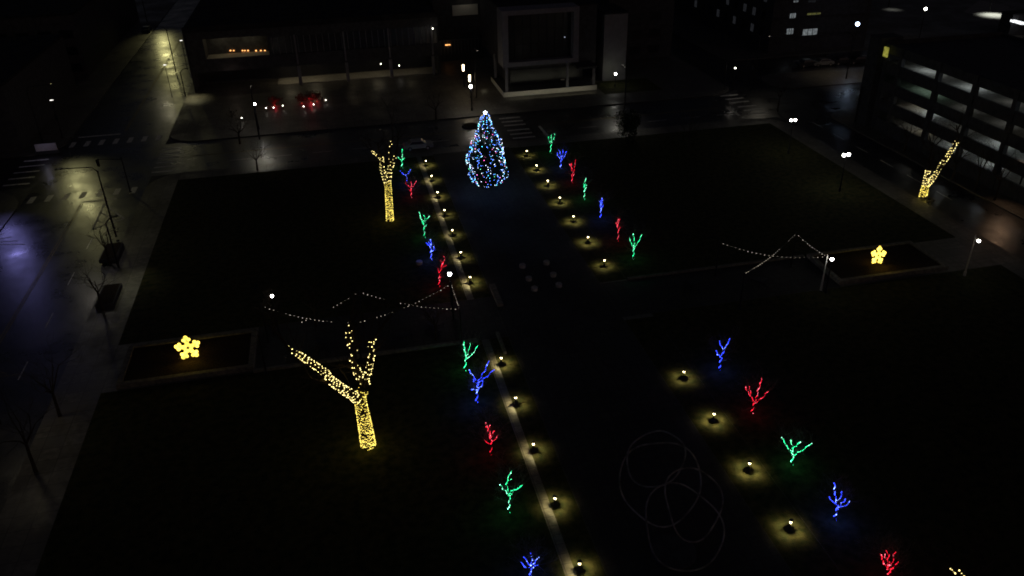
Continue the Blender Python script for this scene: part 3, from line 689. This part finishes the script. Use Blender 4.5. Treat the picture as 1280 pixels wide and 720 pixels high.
def shrub(px, py, h, w, label, m_, seed, name='shrub', n=500, loc=None, group=None):
    B = G(px,py) if loc is None else loc; t = thing(name, label, 'shrub' if name == 'shrub' else 'tree', B, group); rnd = random.Random(seed); a = MB(); f = MB()
    for k in range(7): twigs(a, B, Vector((rnd.gauss(0,.5),rnd.gauss(0,.5),1)).normalized(), h*.5, .03, 1, rnd)
    for i in range(n):
        v = Vector((rnd.gauss(0,1),rnd.gauss(0,1),rnd.gauss(0,1))).normalized()*rnd.random()**.45
        an = math.atan2(v.y,v.x); v *= 1+.25*math.sin(an*3+seed)+.2*math.sin(v.z*5+seed)
        p = B+Vector((v.x*w/2, v.y*w/2, h*.55+v.z*h*.5)); d = Vector((rnd.gauss(0,1),rnd.gauss(0,1),rnd.gauss(0,1))).normalized()*.16
        e = d.cross(Vector((rnd.random(),rnd.random(),1))).normalized()*.09
        f.add([p-d,p+e,p+d,p-e], [(0,1,2,3)])
    a.build('stem', bark, t); f.build('foliage', m_, t); return t
for i,(px,py,w,lab) in enumerate(((344,131,14,'red-lit shrub farthest left in the row'),(377.5,128,5,'dim red-lit shrub in the middle of the row'),(388.5,127,26,'brightest red-lit shrub at the right of the row'),(396,126,6,'small dark red shrub at the right end of the row'))):
    t = shrub(px, py, 1.7, 2.4, lab, redleaf, 20+i, group='shrubs lit red along the arcade', n=260)
    p = G(px, py); light(t, 'POINT', (p.x, p.y-1.1, .5), (1,.03,.06), w, size=.15)
    b = MB(); b.ball(Vector((p.x,p.y-1.15,.2)), .09, 8); b.build('uplight', [emit('red_uplight', (1,.1,.06), .8, False)], t)
shrub(785,176,4.6,3.6,'black round evergreen beside the cross street, right of the fir', leafm, 31, name='evergreen_tree', n=3600)
shrub(290,147,1.6,1.8,'pale bare bush beside the lone small light', bark, 33, n=60)

# bare trees
for k,(px,py,h,lab) in enumerate(((343,418,5.5,'bare tree at the left end of the left terrace'),(545,424,4.2,'bare tree near the right end of the left terrace, before the festoon'),(395,408,5,'bare tree at the left middle of the left terrace'),
    (137,330,6,'bare pavement tree by the pale patch of the left street'),(128,388,6,'bare pavement tree nearer than the pale patch of the left street'),(45,590,8,'bare pavement tree at the bottom left corner'),(75,520,7,'bare pavement tree in the lower left'),
    (1086,150,5,'bare tree in lamplight left of the garage corner'),(1075,152,5,'bare tree in front of the twin lamp by the garage'),(1130,190,6,'bare tree before the lowest garage floor, left'),(1190,225,6.5,'bare tree before the garage, middle'),(1243,250,7.5,'bare tree before the garage, right'),(1160,205,7.5,'bare tree before the garage, just left of the leaning lit arm'),(1218,240,8,'bare tree before the garage, between the middle and right ones'),
    (972,138,6.5,'bare tree right of the right zebra crossing'),(545,150,5,'bare street tree left behind the fir'),(860,190,6,'bare tree on the dark right lawn near the street'),(300,180,5,'bare street tree left of the pool of light on the cross street'),(322,213,4.5,'slim bare tree in front of the pool of light on the cross street'))):
    bare_tree(px, py, h, lab, r=.13, seed=50+k)

# ring sculpture
B = G(842,690); t = thing('ring_sculpture', 'dark sculpture of large interlocking tilted steel rings on the near promenade', 'sculpture', B)
for (cx,cy,rx,z,nx,ny,nz) in ((826,603,51,3.3,-.15,-.75,.65),(854,657,54,2.6,.2,-.55,.8),(866,630,45,3.0,.35,-.7,.6),(820,572,38,4.2,-.5,-.2,.85)):
    c = G(cx,cy,z); pm = F/((c-CAM).dot(fwd)); Rr = rx/pm; n = Vector((nx,ny,nz)).normalized(); a = n.cross(Vector((0,0,1))).normalized(); b = n.cross(a)
    z0 = min((c+(a*math.cos(q)+b*math.sin(q))*Rr).z for q in [i*.1 for i in range(63)])
    pts = [c+(a*math.cos(q)+b*math.sin(q))*Rr*(1+.035*math.sin(3*q+cx)+.02*math.sin(5*q))+n*.25*math.sin(2*q+cy) for q in [i*2*math.pi/48 for i in range(49)]]
    mb = MB(); mb.tube(pts, .06, 8, cap=False); mb.build('ring', rust, t, smooth=True)
mb = MB(); mb.tube([B, B+Vector((0,0,.12))], [1.5,1.5], 20); mb.build('plinth', dconc, t)

# round stone seats
SE = None
for k,(px,py) in enumerate(((653,331),(661,347),(668,359.5),(683,327),(691.5,342),(698.5,355),(524,327))):
    p = G(px,py,.35)
    lab = ['round pale stone seat, left column, farthest','round pale stone seat, left column, middle','round pale stone seat, left column, nearest','round pale stone seat, right column, farthest','round pale stone seat, right column, middle','round pale stone seat, right column, nearest','single pale stone seat on the lawn beside the blue lit tree'][k]
    p.z = 0
    if SE is None:
        SE = thing('stone_stool', lab, 'stone seat', p, 'round stone seats on the plaza'); mb = MB(); mb.tube([p,p+Vector((0,0,.38)),p+Vector((0,0,.42))],[.33,.36,.32],14); mb.build('seat', stone, SE)
        mb = MB(); mb.tube([p,p+Vector((0,0,.05))],[.42,.42],14); mb.build('base', dconc, SE)
    else: copy_thing(SE, p, lab)

# terrace tables with stools
TB = None
for k,(x,y,lab) in enumerate(((-5,-44.2,'round terrace table nearest the right end of the left terrace'),(-8.2,-45.4,'round terrace table left of the rightmost one, left terrace'),(-15.5,-44.6,'round terrace table in the left half of the left terrace'),(-18,-45.6,'round terrace table at the far left of the left terrace'),(29,-44.2,'round terrace table in the middle of the right terrace'),(22,-43,'round terrace table left of the right terrace posts'))):
    if TB is None:
        TB = thing('terrace_table', lab, 'table', (x,y,0), 'round tables on the terraces')
        a = MB(); a.tube([(x,y,.72),(x,y,.76)],[.6,.6],18); a.build('table_top', metal, TB)
        a = MB(); a.tube([(x,y,0),(x,y,.03),(x,y,.031),(x,y,.72)],[.3,.3,.05,.05],10); a.build('leg', metal, TB)
        for q in range(4):
            an = q*math.pi/2+.4; sx = x+math.cos(an); sy = y+math.sin(an)
            a = MB(); a.tube([(sx,sy,0),(sx,sy,.02),(sx,sy,.021),(sx,sy,.43),(sx,sy,.431),(sx,sy,.46)],[.16,.16,.03,.03,.2,.2],10)
            a.tube([(x+math.cos(an)*.05,y+math.sin(an)*.05,.3),(sx,sy,.3)],.025,5); a.build('stool', metal, TB)
    else: copy_thing(TB, (x,y,0), lab)

# ------------------------------------------------------------------ BUILDINGS
# long arcade building at the back left
t = thing('arcade_building', 'long dark arcade building at the back left with an amber-lit upper loggia', 'building', (-14,52,0))
a = MB()
a.box(-37,9.2,50.4,50.9,3.6,5.9)                 # lower band
a.box(-37,-34,50.4,54.5,5.9,11); a.box(-22.6,9.2,50.4,50.7,9.2,11); a.box(-34,-22.6,50.4,50.9,9.6,11)
a.box(-22.6,-22.2,50.4,54.5,5.9,9.2)
a.box(-34,-22.6,54.5,55,5.9,11); a.box(-37,9.2,50.9,55.9,3.6,3.9)   # soffit slab
a.box(-37.2,-36.9,50.4,63,0,11); a.box(9.2,9.5,50.4,90,0,11)
a.box(-37,9.2,56,56.3,0,3.6); a.build('wall', dconc, t)
a = MB(); a.box(-34,-22.6,50.95,54.5,5.75,5.9); a.build('loggia_floor', stone, t)
a = MB(); a.box(-37.2,9.5,50.35,110,11,11.5); a.box(-37.2,9.5,50.2,50.34,10.9,11.9); a.build('roof', roofm, t)
a = MB(); a.box(-22.2,9.2,50.75,50.85,5.9,9.2); a.build('window', glass, t)
a = MB()
for i in range(27): x = -21.8+i*1.16; a.box(x-.05,x+.05,50.45,50.74,5.95,9.15)
a.build('mullions', panel, t)
a = MB(); a.box(-36,9,55.88,55.98,.4,3.2); a.build('shopfront_window', glass, t)
a = MB(); a.box(-22,9,50.9,55.9,0,.12); a.build('arcade_floor', stone, t)
for px in (375,435,490,543):
    p = PY(px,95,50.15); a = MB(); a.box(p.x-.28,p.x+.28,49.85,50.35,0,3.6); a.build('column', panel, t)
    a = MB(); a.box(p.x-.15,p.x+.15,50.05,50.35,3.9,9.4); a.build('fin', panel, t)
a = MB(); a.box(-39,-38.5,61,63.6,0,8.9); a.build('pilaster', wpost, t)
for px in (288,292,303,306,310,320,326,331):
    p = PY(px,63.5,54.2); a = MB(); a.box(p.x-.13,p.x+.13,54.3,54.48,p.z-.08,p.z+.08); a.build('wall_lamp', E_amber, t)
light(t, 'POINT', (-31,52.6,9.2), (1,.85,.5), 34); light(t, 'POINT', (-26,52.6,9.2), (1,.85,.5), 34)
for x, w_ in ((-20,50),(-15,44),(-8,16),(-3,28),(4,14)): light(t, 'POINT', (x,52.8,3.3), (1,.84,.52), w_)
light(t, 'POINT', (-30,49,3.2), (1,.75,.6), 9)

# link block between the two
t = thing('link_block', 'dark glazed block between the arcade building and the framed building, pale panel near its top', 'building', (14,60,0))
a = MB(); a.box(10,20,60,80,0,12.5); a.build('wall', dconc, t)
p0 = PY(566,20,59.8); p1 = PY(597,5,59.8)
a = MB(); a.box(p0.x,p1.x,59.75,59.98,p0.z,p1.z); a.build('panel', wpost, t)
light(t, 'POINT', ((p0.x+p1.x)/2, 58, p1.z+.8), (1,.92,.7), 9)
a = MB()
for i in range(14): x = 10.4+i*.72; a.box(x-.04,x+.04,59.9,59.98,1.4,4.2)
a.box(10.2,19.8,59.88,59.97,4.21,4.3); a.build('window_grid', panel, t)
a = MB(); a.box(10,20,59.99,60.02,1.3,4.3); a.build('window', glass, t)
p = PY(560,56.5,59.5); a = MB(); a.box(p.x-.5,p.x+.5,59.6,59.9,p.z-.07,p.z+.07); a.build('entrance_lamp', E_amber, t)

# building with the white square frame
t = thing('framed_building', 'modern building with a large pale square frame around dark glass on a plinth painted as lit in front', 'building', (26,33,0))
a = MB(); a.box(18.05,35.5,30.55,42,0,.85); a.build('plinth', dconc, t); a = MB(); a.box(18,35.5,30.45,30.548,.02,.86); a.box(18,18.048,30.55,42,.02,.86); a.build('plinth_lit_face', wpost, t)  # pale facing paints the lit front, dark body the shaded top
a = MB()
a.box(18,19.1,30.5,34.6,5.3,14.9); a.box(30.9,31.9,30.5,34.6,5.3,14.9)
a.box(19.1,30.9,30.5,34.6,14.1,14.9); a.box(19.1,30.9,30.5,34.6,5.3,6.1); a.build('frame', panel, t)
a = MB(); a.box(19.1,30.9,32.2,32.3,6.1,14.1); a.build('window', glass, t)
a = MB()
for i in range(1,8): a.box(19.1+i*1.475-.04,19.1+i*1.475+.04,32.08,32.19,6.1,14.1)
for z in (8.7,11.4): a.box(19.1,30.9,32.1,32.2,z-.05,z+.05)
a.build('mullions', metal, t)
a = MB(); a.box(19,36.5,34.7,56,3.9,14.2); a.box(20,34,34.7,50,.6,3.9); a.build('wall', dconc, t)
a = MB(); a.box(18.9,36.6,34.65,56.1,14.2,14.5); a.build('roof', roofm, t)
a = MB(); a.box(20.2,33.8,34.5,34.65,.8,3.7); a.build('ground_floor_window', glass, t)
for x, y in ((18.7,31),(30,31),(35,31),(18.7,41)):
    a = MB(); a.box(x-.22,x+.22,y-.22,y+.22,.6,5.3 if x < 32 else 3.9); a.build('column', panel, t)
a = MB(); a.box(31.9,35.5,30.7,34.7,3.9,4.3); a.build('canopy', dconc, t)
for px, py in ((716.5,19.5),(706,46.5)):
    p = PY(px,py,31.9); a = MB(); a.box(p.x-.07,p.x+.07,31.9,31.98,p.z-.07,p.z+.07); a.build('interior_lamp', dimlamp, t)
p = PY(694,91.5,33.5); a = MB(); a.box(p.x+1.2,p.x+1.9,33.9,34,1.3,1.5); a.build('entrance_sign', wpost, t)
wl = light(t, 'AREA', (26.7,28.2,.5), (1,.95,.68), 24); wl.data.shape = 'RECTANGLE'; wl.data.size = 16; wl.data.size_y = .3
wl.rotation_euler = Vector((0,1,0)).to_track_quat('-Z','Y').to_euler()
light(t, 'POINT', (15.5,36,.5), (1,.95,.66), 3); light(t, 'POINT', (24,22,6), (1,.92,.75), 4)

t = thing('grey_tower_wall', 'tall plain grey wall slab to the right of the framed building', 'building', (40.5,36,0))
a = MB(); a.box(38.3,42.8,35.6,44,0,12.2); a.build('wall', panel, t)
a = MB(); a.box(38.2,42.9,35.5,44.1,12.2,12.5); a.build('coping', roofm, t)
light(t, 'POINT', (39.5,33.6,2.2), (.9,1,.55), 9)
g = MB(); g.quad((36,27,.004),(47,27,.004),(47,35.4,.004),(36,35.4,.004)); struct('lawn_strip', g, grass)

# dark blocks behind
for (x0,x1,y0,y1,h,lab) in ((-36,8,112,150,16,'black flat-roofed block behind the arcade building'),(44,58,50,80,13,'black block behind the grey wall slab'),
    (10,57,90,130,15,'black block far behind the framed building'),(-95,-60,24,60,10,'black corner block at the left beyond the crossing'),(-100,-60,70,130,12,'black block at the top left'),
    (-90,-62,-40,-4,8,'black shop block at the left edge')):
    t = thing('dark_block', lab, 'building', ((x0+x1)/2,(y0+y1)/2,0), 'unlit blocks around the plaza')
    a = MB(); a.box(x0,x1,y0,y1,0,h); a.build('wall', dconc, t)
    a = MB(); a.box(x0-.2,x1+.2,y0-.2,y1+.2,h,h+.4); a.box(x0+3,x0+6,y0+4,y0+7,h+.4,h+1.8); a.build('roof', roofm, t)
    n = int((x1-x0)/4)
    for fl in range(int(h//3.3)):
        for i in range(n): a = MB(); a.box(x0+.8+i*4,x0+3.2+i*4,y0-.04,y0-.003,1+fl*3.3,2.6+fl*3.3); a.build('window', glass, t)

# apartment block
dimw = emit('dim_window', (.8,.85,1), .012, False); litw = emit('lit_window', (.85,.95,1), .14, False); ylit = emit('yellowish_window', (.8,.8,.25), .08, False)
t = thing('apartment_block', 'dark apartment block at the top right with a few lit windows', 'building', (86,60,0))
X0, Y0a = 78.0, 46.0
a = MB(); a.box(X0,100.5,Y0a,100,0,26); a.build('wall', dconc, t)
a = MB(); a.box(X0-.2,100.7,Y0a-.2,100.2,26,26.5); a.build('roof', roofm, t)
fm = MB(); gm = []
def winF(px0,py0,px1,py1,em):
    p0 = PY(px0,py1,Y0a-.03); p1 = PY(px1,py0,Y0a-.03); w = MB(); w.box(min(p0.x,p1.x),max(p0.x,p1.x),Y0a-.06,Y0a-.01,p0.z,p1.z); f = w.build('window', em, t)
    fr = MB(); x = (p0.x+p1.x)/2
    for q in (.33,.66): xx = p0.x+(p1.x-p0.x)*q; fr.box(xx-.06,xx+.06,Y0a-.1,Y0a-.062,p0.z,p1.z)
    fr.box(p0.x-.1,p1.x+.1,Y0a-.12,Y0a-.062,p0.z-.15,p0.z-.02); fr.build('frame', metal, f)
winF(987,16.5,995,23.5,litw); winF(1009,15.5,1026,19,ylit); winF(983,35.5,992,43,litw); winF(1003,35.5,1022,45,litw); winF(992,0,998,3,litw); winF(1010,0,1020,3,dimw)
for i in range(9):
    for j in range(6):
        y = Y0a+3+i*4.2; z = 3+j*3.4; em = random.choice([dimw,dimw,glass,glass,glass,litw if (i*j) % 7 == 5 else dimw])
        w = MB(); w.box(X0-.06,X0-.01,y,y+1.3,z,z+1.6); w.build('window', em, t)
for z in (0.5,4.2,7.9,11.6,15.3): 
    w = MB(); w.box(X0,100,Y0a-.5,Y0a-.13,z+2.6,z+2.75); w.build('floor_band', dconc, t)

# parking garage
t = thing('parking_garage', 'open multi-storey parking garage at the right edge with dim lit decks', 'parking garage', (80,-20,0))
zs = [2.6,5.45,8.15,11.0]; hh = .6
sp = [(0,zs[0]-hh),(zs[0]+hh,zs[1]-hh),(zs[1]+hh,zs[2]-hh),(zs[2]+hh,zs[3]-hh),(zs[3]+hh,12.9)]
for z0,z1 in sp:
    a = MB(); a.box(70,70.35,-70,-2,z0,z1); a.build('parapet', dconc, t)
bays = [-5.2,-14.0,-22.8,-31.6,-40.4,-49.2,-58]
ys = [PX(px,py,70).y for px,py in ((1171.5,98),(1216,118),(1264,130))]
for y in [-2.6,-5.9]+[ys[0]+(ys[1]-ys[0])*k for k in range(0,7)]: 
    a = MB(); a.box(69.88,70.5,y-.36,y+.36,0,12.95); a.build('pillar', dconc, t)
for k, z in enumerate(zs):
    a = MB(); a.box(70.36,90,-70,-2,z-hh-.62,z-hh-.3); a.build('deck', concrete, t)
a = MB(); a.box(70.36,90,-70,-2,12.3,12.6); a.box(90,90.4,-70,-2,0,13); a.box(70.36,90,-2,-1.6,0,13.2); a.build('wall', dconc, t)
a = MB(); a.box(69.3,73,-1.5,1.2,0,13.6); a.build('stair_tower', dconc, t)
E_gar = [emit('garage_lamp_%s' % n, c, s) for n, c, s in (('cool',(.85,.97,1),14),('green',(.65,1,.8),4.5),('dim',(.92,.95,.9),3),('warm',(1,.9,.65),4))]
pat = [[2,0,2,2,3,0],[0,2,2,0,1,2],[1,2,2,1,3,0],[2,0,2,2,2,2]]   # rows lowest to highest
pat = [[3,0,0,2,0,2],[0,2,0,0,1,2],[1,2,2,3,0,2],[2,0,2,0,3,2]]
dy = ys[1]-ys[0]
for r_, z in enumerate(zs):
    for k in range(6):
        y0 = ys[0]+dy*(k-1); yc = y0+dy/2
        a = MB(); a.box(73.0,73.25,yc-1.1,yc+1.1,z+hh+.02,z+hh+.08); a.build('ceiling_light', E_gar[pat[r_][k]], t)
    a = MB(); a.box(70.36,90,-70,-2,z+hh+.12,z+hh+.2); a.build('ceiling', concrete, t)
for r_, z in enumerate(zs):
    a = MB(); a.box(73.0,73.25,-9.4,-7.4,z+hh+.02,z+hh+.08); a.build('ceiling_light', E_gar[(2,3,1,0)[r_]], t)
# emitting patch on the tower stands in for yellow light falling there
p = PX(1107,65,69.1); a = MB(); a.box(69.05,69.28,p.y-.45,p.y+.45,p.z-.7,p.z+.7); a.build('yellow_glow_patch', emit('yellow_patch_emission', (.75,.72,.12), .3), t)

# far lit yard and strip, top right
g = MB(); P = [G(1204,15),G(1256,28),G(1262,8),G(1225,0)]; g.quad(*[(q.x,q.y,.01) for q in P]); struct('far_yard', g, concrete)
t = thing('far_store', 'low store at the top right corner with a white light strip under its roof', 'building', G(1272,20))
q = G(1270,28,3); a = MB(); a.box(q.x-.6,q.x+12,q.y+.6,q.y+4,0,4.4); a.build('wall', dconc, t)
a = MB(); u = G(1264,27,3); v = G(1279,31,3); dd = (v-u); nn = Vector((-dd.y,dd.x,0)).normalized()*.3
a.add([u-nn,v-nn,v+nn,u+nn,u-nn+Vector((0,0,.5)),v-nn+Vector((0,0,.5)),v+nn+Vector((0,0,.5)),u+nn+Vector((0,0,.5))],[(0,3,2,1),(4,5,6,7),(0,1,5,4),(1,2,6,5),(2,3,7,6),(3,0,4,7)]); a.build('light_strip', emit('white_strip',(.95,.98,1),1.4), t)
a = MB(); a.box(q.x-.8,q.x+12.1,q.y+.5,q.y+4.1,4.4,4.7); a.build('roof', roofm, t)
street_light(G(1243,19), 8, (0,1), 'street light over the far yard at the top right', (.95,1,.9), 9000, 56, 2, hot=.05)
street_light(G(1116,12), 7, (0,1), 'distant street light beyond the garage roof', (.95,1,.95), 900, 40, 2, hot=.05)

# ------------------------------------------------------------------ cars
def car(loc, rot, body, label, head=False):
    t = thing('parked_car', label, 'car', loc, 'parked cars')
    x0, y0, z0 = loc
    prof_ = [(-2.2,.35),(-2.25,.7),(-2.1,.95),(-1.5,1.0),(-1.0,1.4),(.5,1.42),(1.15,1.0),(2.0,.88),(2.25,.65),(2.2,.35)]
    a = MB(); N = len(prof_)
    def hw(i): return .68 if prof_[i][1] > 1.2 else .88
    vs = [(x0+u, y0-hw(i), z0+v) for i,(u,v) in enumerate(prof_)]+[(x0+u, y0+hw(i), z0+v) for i,(u,v) in enumerate(prof_)]
    a.add(vs, [tuple(range(N-1,-1,-1)), tuple(range(N,2*N))]+[(i,(i+1)%N,N+(i+1)%N,N+i) for i in range(N)]); a.build('body', body, t)
    w = MB()
    for s in (-1,1):
        w.add([(x0-1.35,y0+s*.88,z0+1.03),(x0+1.0,y0+s*.88,z0+1.03),(x0+.45,y0+s*.72,z0+1.36),(x0-.95,y0+s*.72,z0+1.36)],[(0,1,2,3)])
    w.add([(x0+1.12,y0-.78,z0+1.04),(x0+1.12,y0+.78,z0+1.04),(x0+.56,y0+.64,z0+1.4),(x0+.56,y0-.64,z0+1.4)],[(0,1,2,3)])
    w.add([(x0-1.47,y0-.78,z0+1.04),(x0-1.47,y0+.78,z0+1.04),(x0-1.05,y0+.64,z0+1.38),(x0-1.05,y0-.64,z0+1.38)],[(0,1,2,3)])
    w.build('window', glass, t)
    for sx in (-1.35,1.35):
        for sy in (-.85,.85):
            b = MB(); b.tube([(x0+sx,y0+sy-.1,z0+.33),(x0+sx,y0+sy+.1,z0+.33)], .33, 14); wh = b.build('wheel', rubber, t)
            b = MB(); b.tube([(x0+sx,y0+sy-.11,z0+.33),(x0+sx,y0+sy+.11,z0+.33)], .19, 10); b.build('rim', steel, wh)
    for s in (-.6,.6):
        b = MB(); b.box(x0+2.2,x0+2.27,y0+s-.15,y0+s+.15,z0+.6,z0+.75); b.build('headlight', steel, t)
    t.rotation_euler = (0,0,rot); return t
zR = -.138
for px,py,m_,rot,lab in ((1009,83,darkcar,0,'dark parked car at the left of the row by the apartment block'),(1027,82,silvercar,math.pi,'silver parked car, second in the row, with a glint on it'),(1052,80,darkcar,0,'dark parked car, third in the row by the apartment block'),
    (1071,79,darkcar,math.pi,'dark parked car at the right of the row'),(523,186,silvercar,0,'lone car on the cross street behind the yellow trunk'),(184,40,darkcar,math.pi/2,'car at the left kerb of the far left street')):
    q = G(px,py,zR); car((q.x,q.y,zR), rot, m_, lab)
lamp_post(1025,86,0,'low glowing globe as the glint at the silver parked car', E_small, r=.12, Y=33)  # glowing globe makes the bright spot at the silver car

# ------------------------------------------------------------------ signals, signs, cabinets
def signal(px, py, h, label, arm=(0,0)):
    q = G(px,py); t = thing('traffic_signal', label, 'traffic light', q, 'traffic signals at the crossings')
    a = MB(); a.tube([q,q+Vector((0,0,.1)),q+Vector((0,0,.11)),q+Vector((0,0,h))],[.2,.2,.08,.06],8)
    if arm != (0,0): a.tube([q+Vector((0,0,h-.3)), q+Vector((arm[0],arm[1],h))],[.06,.04],6)
    a.build('pole', metal, t)
    e = q+Vector((arm[0],arm[1],h if arm != (0,0) else h-.6)); b = MB(); b.box(e.x-.17,e.x+.17,e.y-.14,e.y+.14,e.z-1.0,e.z); hd = b.build('signal_head', metal, t)
    for k in range(3):
        b = MB(); b.tube([(e.x,e.y-.2,e.z-.2-k*.3),(e.x,e.y-.141,e.z-.2-k*.3)],.1,10); b.build('signal_lens', glass, hd)
signal(163,240,5,'traffic signal at the right side of the left crossing',(-3,0))
signal(590,137,5,'traffic signal behind the fir, under the corner lamp')
signal(905,112,5,'traffic signal at the far side of the right zebra crossing',(0,-2))
signal(938,112,4.5,'traffic signal right of the far end of the right zebra crossing')
signal(78,172,4.5,'traffic signal at the far left corner of the left crossing')
p = G(60,192); t = thing('corner_sign', 'pale low sign panel at the far left street corner', 'sign', p)
a = MB(); a.box(p.x-1.5,p.x+1.5,p.y-.1,p.y+.1,.5,1.6); a.build('panel', whitecar, t)
a = MB(); a.box(p.x-1.7,p.x+1.7,p.y-.2,p.y+.2,0,.5); a.build('base', dconc, t)
light(t, 'POINT', (p.x,p.y-2.2,2.2), (.7,.66,1), 9)
p = G(594.5,121); t = thing('marker_post', 'thin pale post beside the corner lamp behind the fir', 'post', p)
a = MB(); a.tube([p,p+Vector((0,0,2.2))],.06,8); a.build('pole', wpost, t); a = MB(); a.tube([p+Vector((0,0,2.2)),p+Vector((0,0,2.28))],.08,8); a.build('cap', metal, t)
p = G(1086,90); t = thing('marker_post', 'lit pale post left of the garage stair tower', 'post', p)
a = MB(); a.tube([p,p+Vector((0,0,1.8))],.12,8); a.build('pole', wpost, t); a = MB(); a.tube([p+Vector((0,0,1.81)),p+Vector((0,0,2.2))],.1,8); a.build('lamp_glass', E_small, t)
p = G(588,158,-.13); t = thing('round_planter', 'dark round planter island on the cross street behind the fir', 'planter', (p.x,p.y,-.14))
a = MB(); a.tube([(p.x,p.y,-.14),(p.x,p.y,.12)],[1.4,1.3],24); a.build('rim', dconc, t); a = MB(); a.tube([(p.x,p.y,.12),(p.x,p.y,.2)],[1.1,.9],20); a.build('soil', mulch, t)
for px,py,lab in ((140,318,'dark planter box on the pavement beside the upper pavement tree'),(137,372,'dark planter box on the pavement beside the lower pavement tree')):
    p = G(px,py); t = thing('pavement_planter', lab, 'planter', p, 'planter boxes on the left pavement')
    a = MB(); a.box(p.x-.9,p.x+.9,p.y-2.2,p.y+2.2,0,.45); a.build('rim', dconc, t); a = MB(); a.box(p.x-.75,p.x+.75,p.y-2.05,p.y+2.05,.451,.5); a.build('soil', mulch, t)

# ------------------------------------------------------------------ night sky and faint moonlight
w = bpy.data.worlds.new('World'); S.world = w; w.use_nodes = True
n = w.node_tree.nodes; l = w.node_tree.links; bg = n['Background']
sky = n.new('ShaderNodeTexSky'); sky.sky_type = 'NISHITA'; sky.sun_disc = False; sky.sun_elevation = R(20); sky.sun_rotation = R(140)
tint = n.new('ShaderNodeMix'); tint.data_type = 'RGBA'; tint.blend_type = 'MULTIPLY'; tint.inputs['Factor'].default_value = 1
l.new(sky.outputs['Color'], tint.inputs[6]); tint.inputs[7].default_value = (1.3, .95, .95, 1)   # city glow under low cloud
l.new(tint.outputs[2], bg.inputs['Color']); bg.inputs['Strength'].default_value = .0038
sl = bpy.data.lights.new('moonlight', 'SUN'); sl.energy = .006; sl.angle = R(10); sl.color = (1,.93,.86)
so = bpy.data.objects.new('moonlight', sl); C.objects.link(so); so.rotation_euler = (R(70),0,R(140-180))
v = S.view_settings; v.view_transform = 'Standard'; v.look = 'None'; v.exposure = 0; v.gamma = 1; v.use_curve_mapping = False
cy = S.cycles
cy.max_bounces = 4; cy.diffuse_bounces = 2; cy.glossy_bounces = 2; cy.sample_clamp_indirect = .3; cy.use_light_tree = True
cy.filter_width = 1.8
cy.use_denoising = True
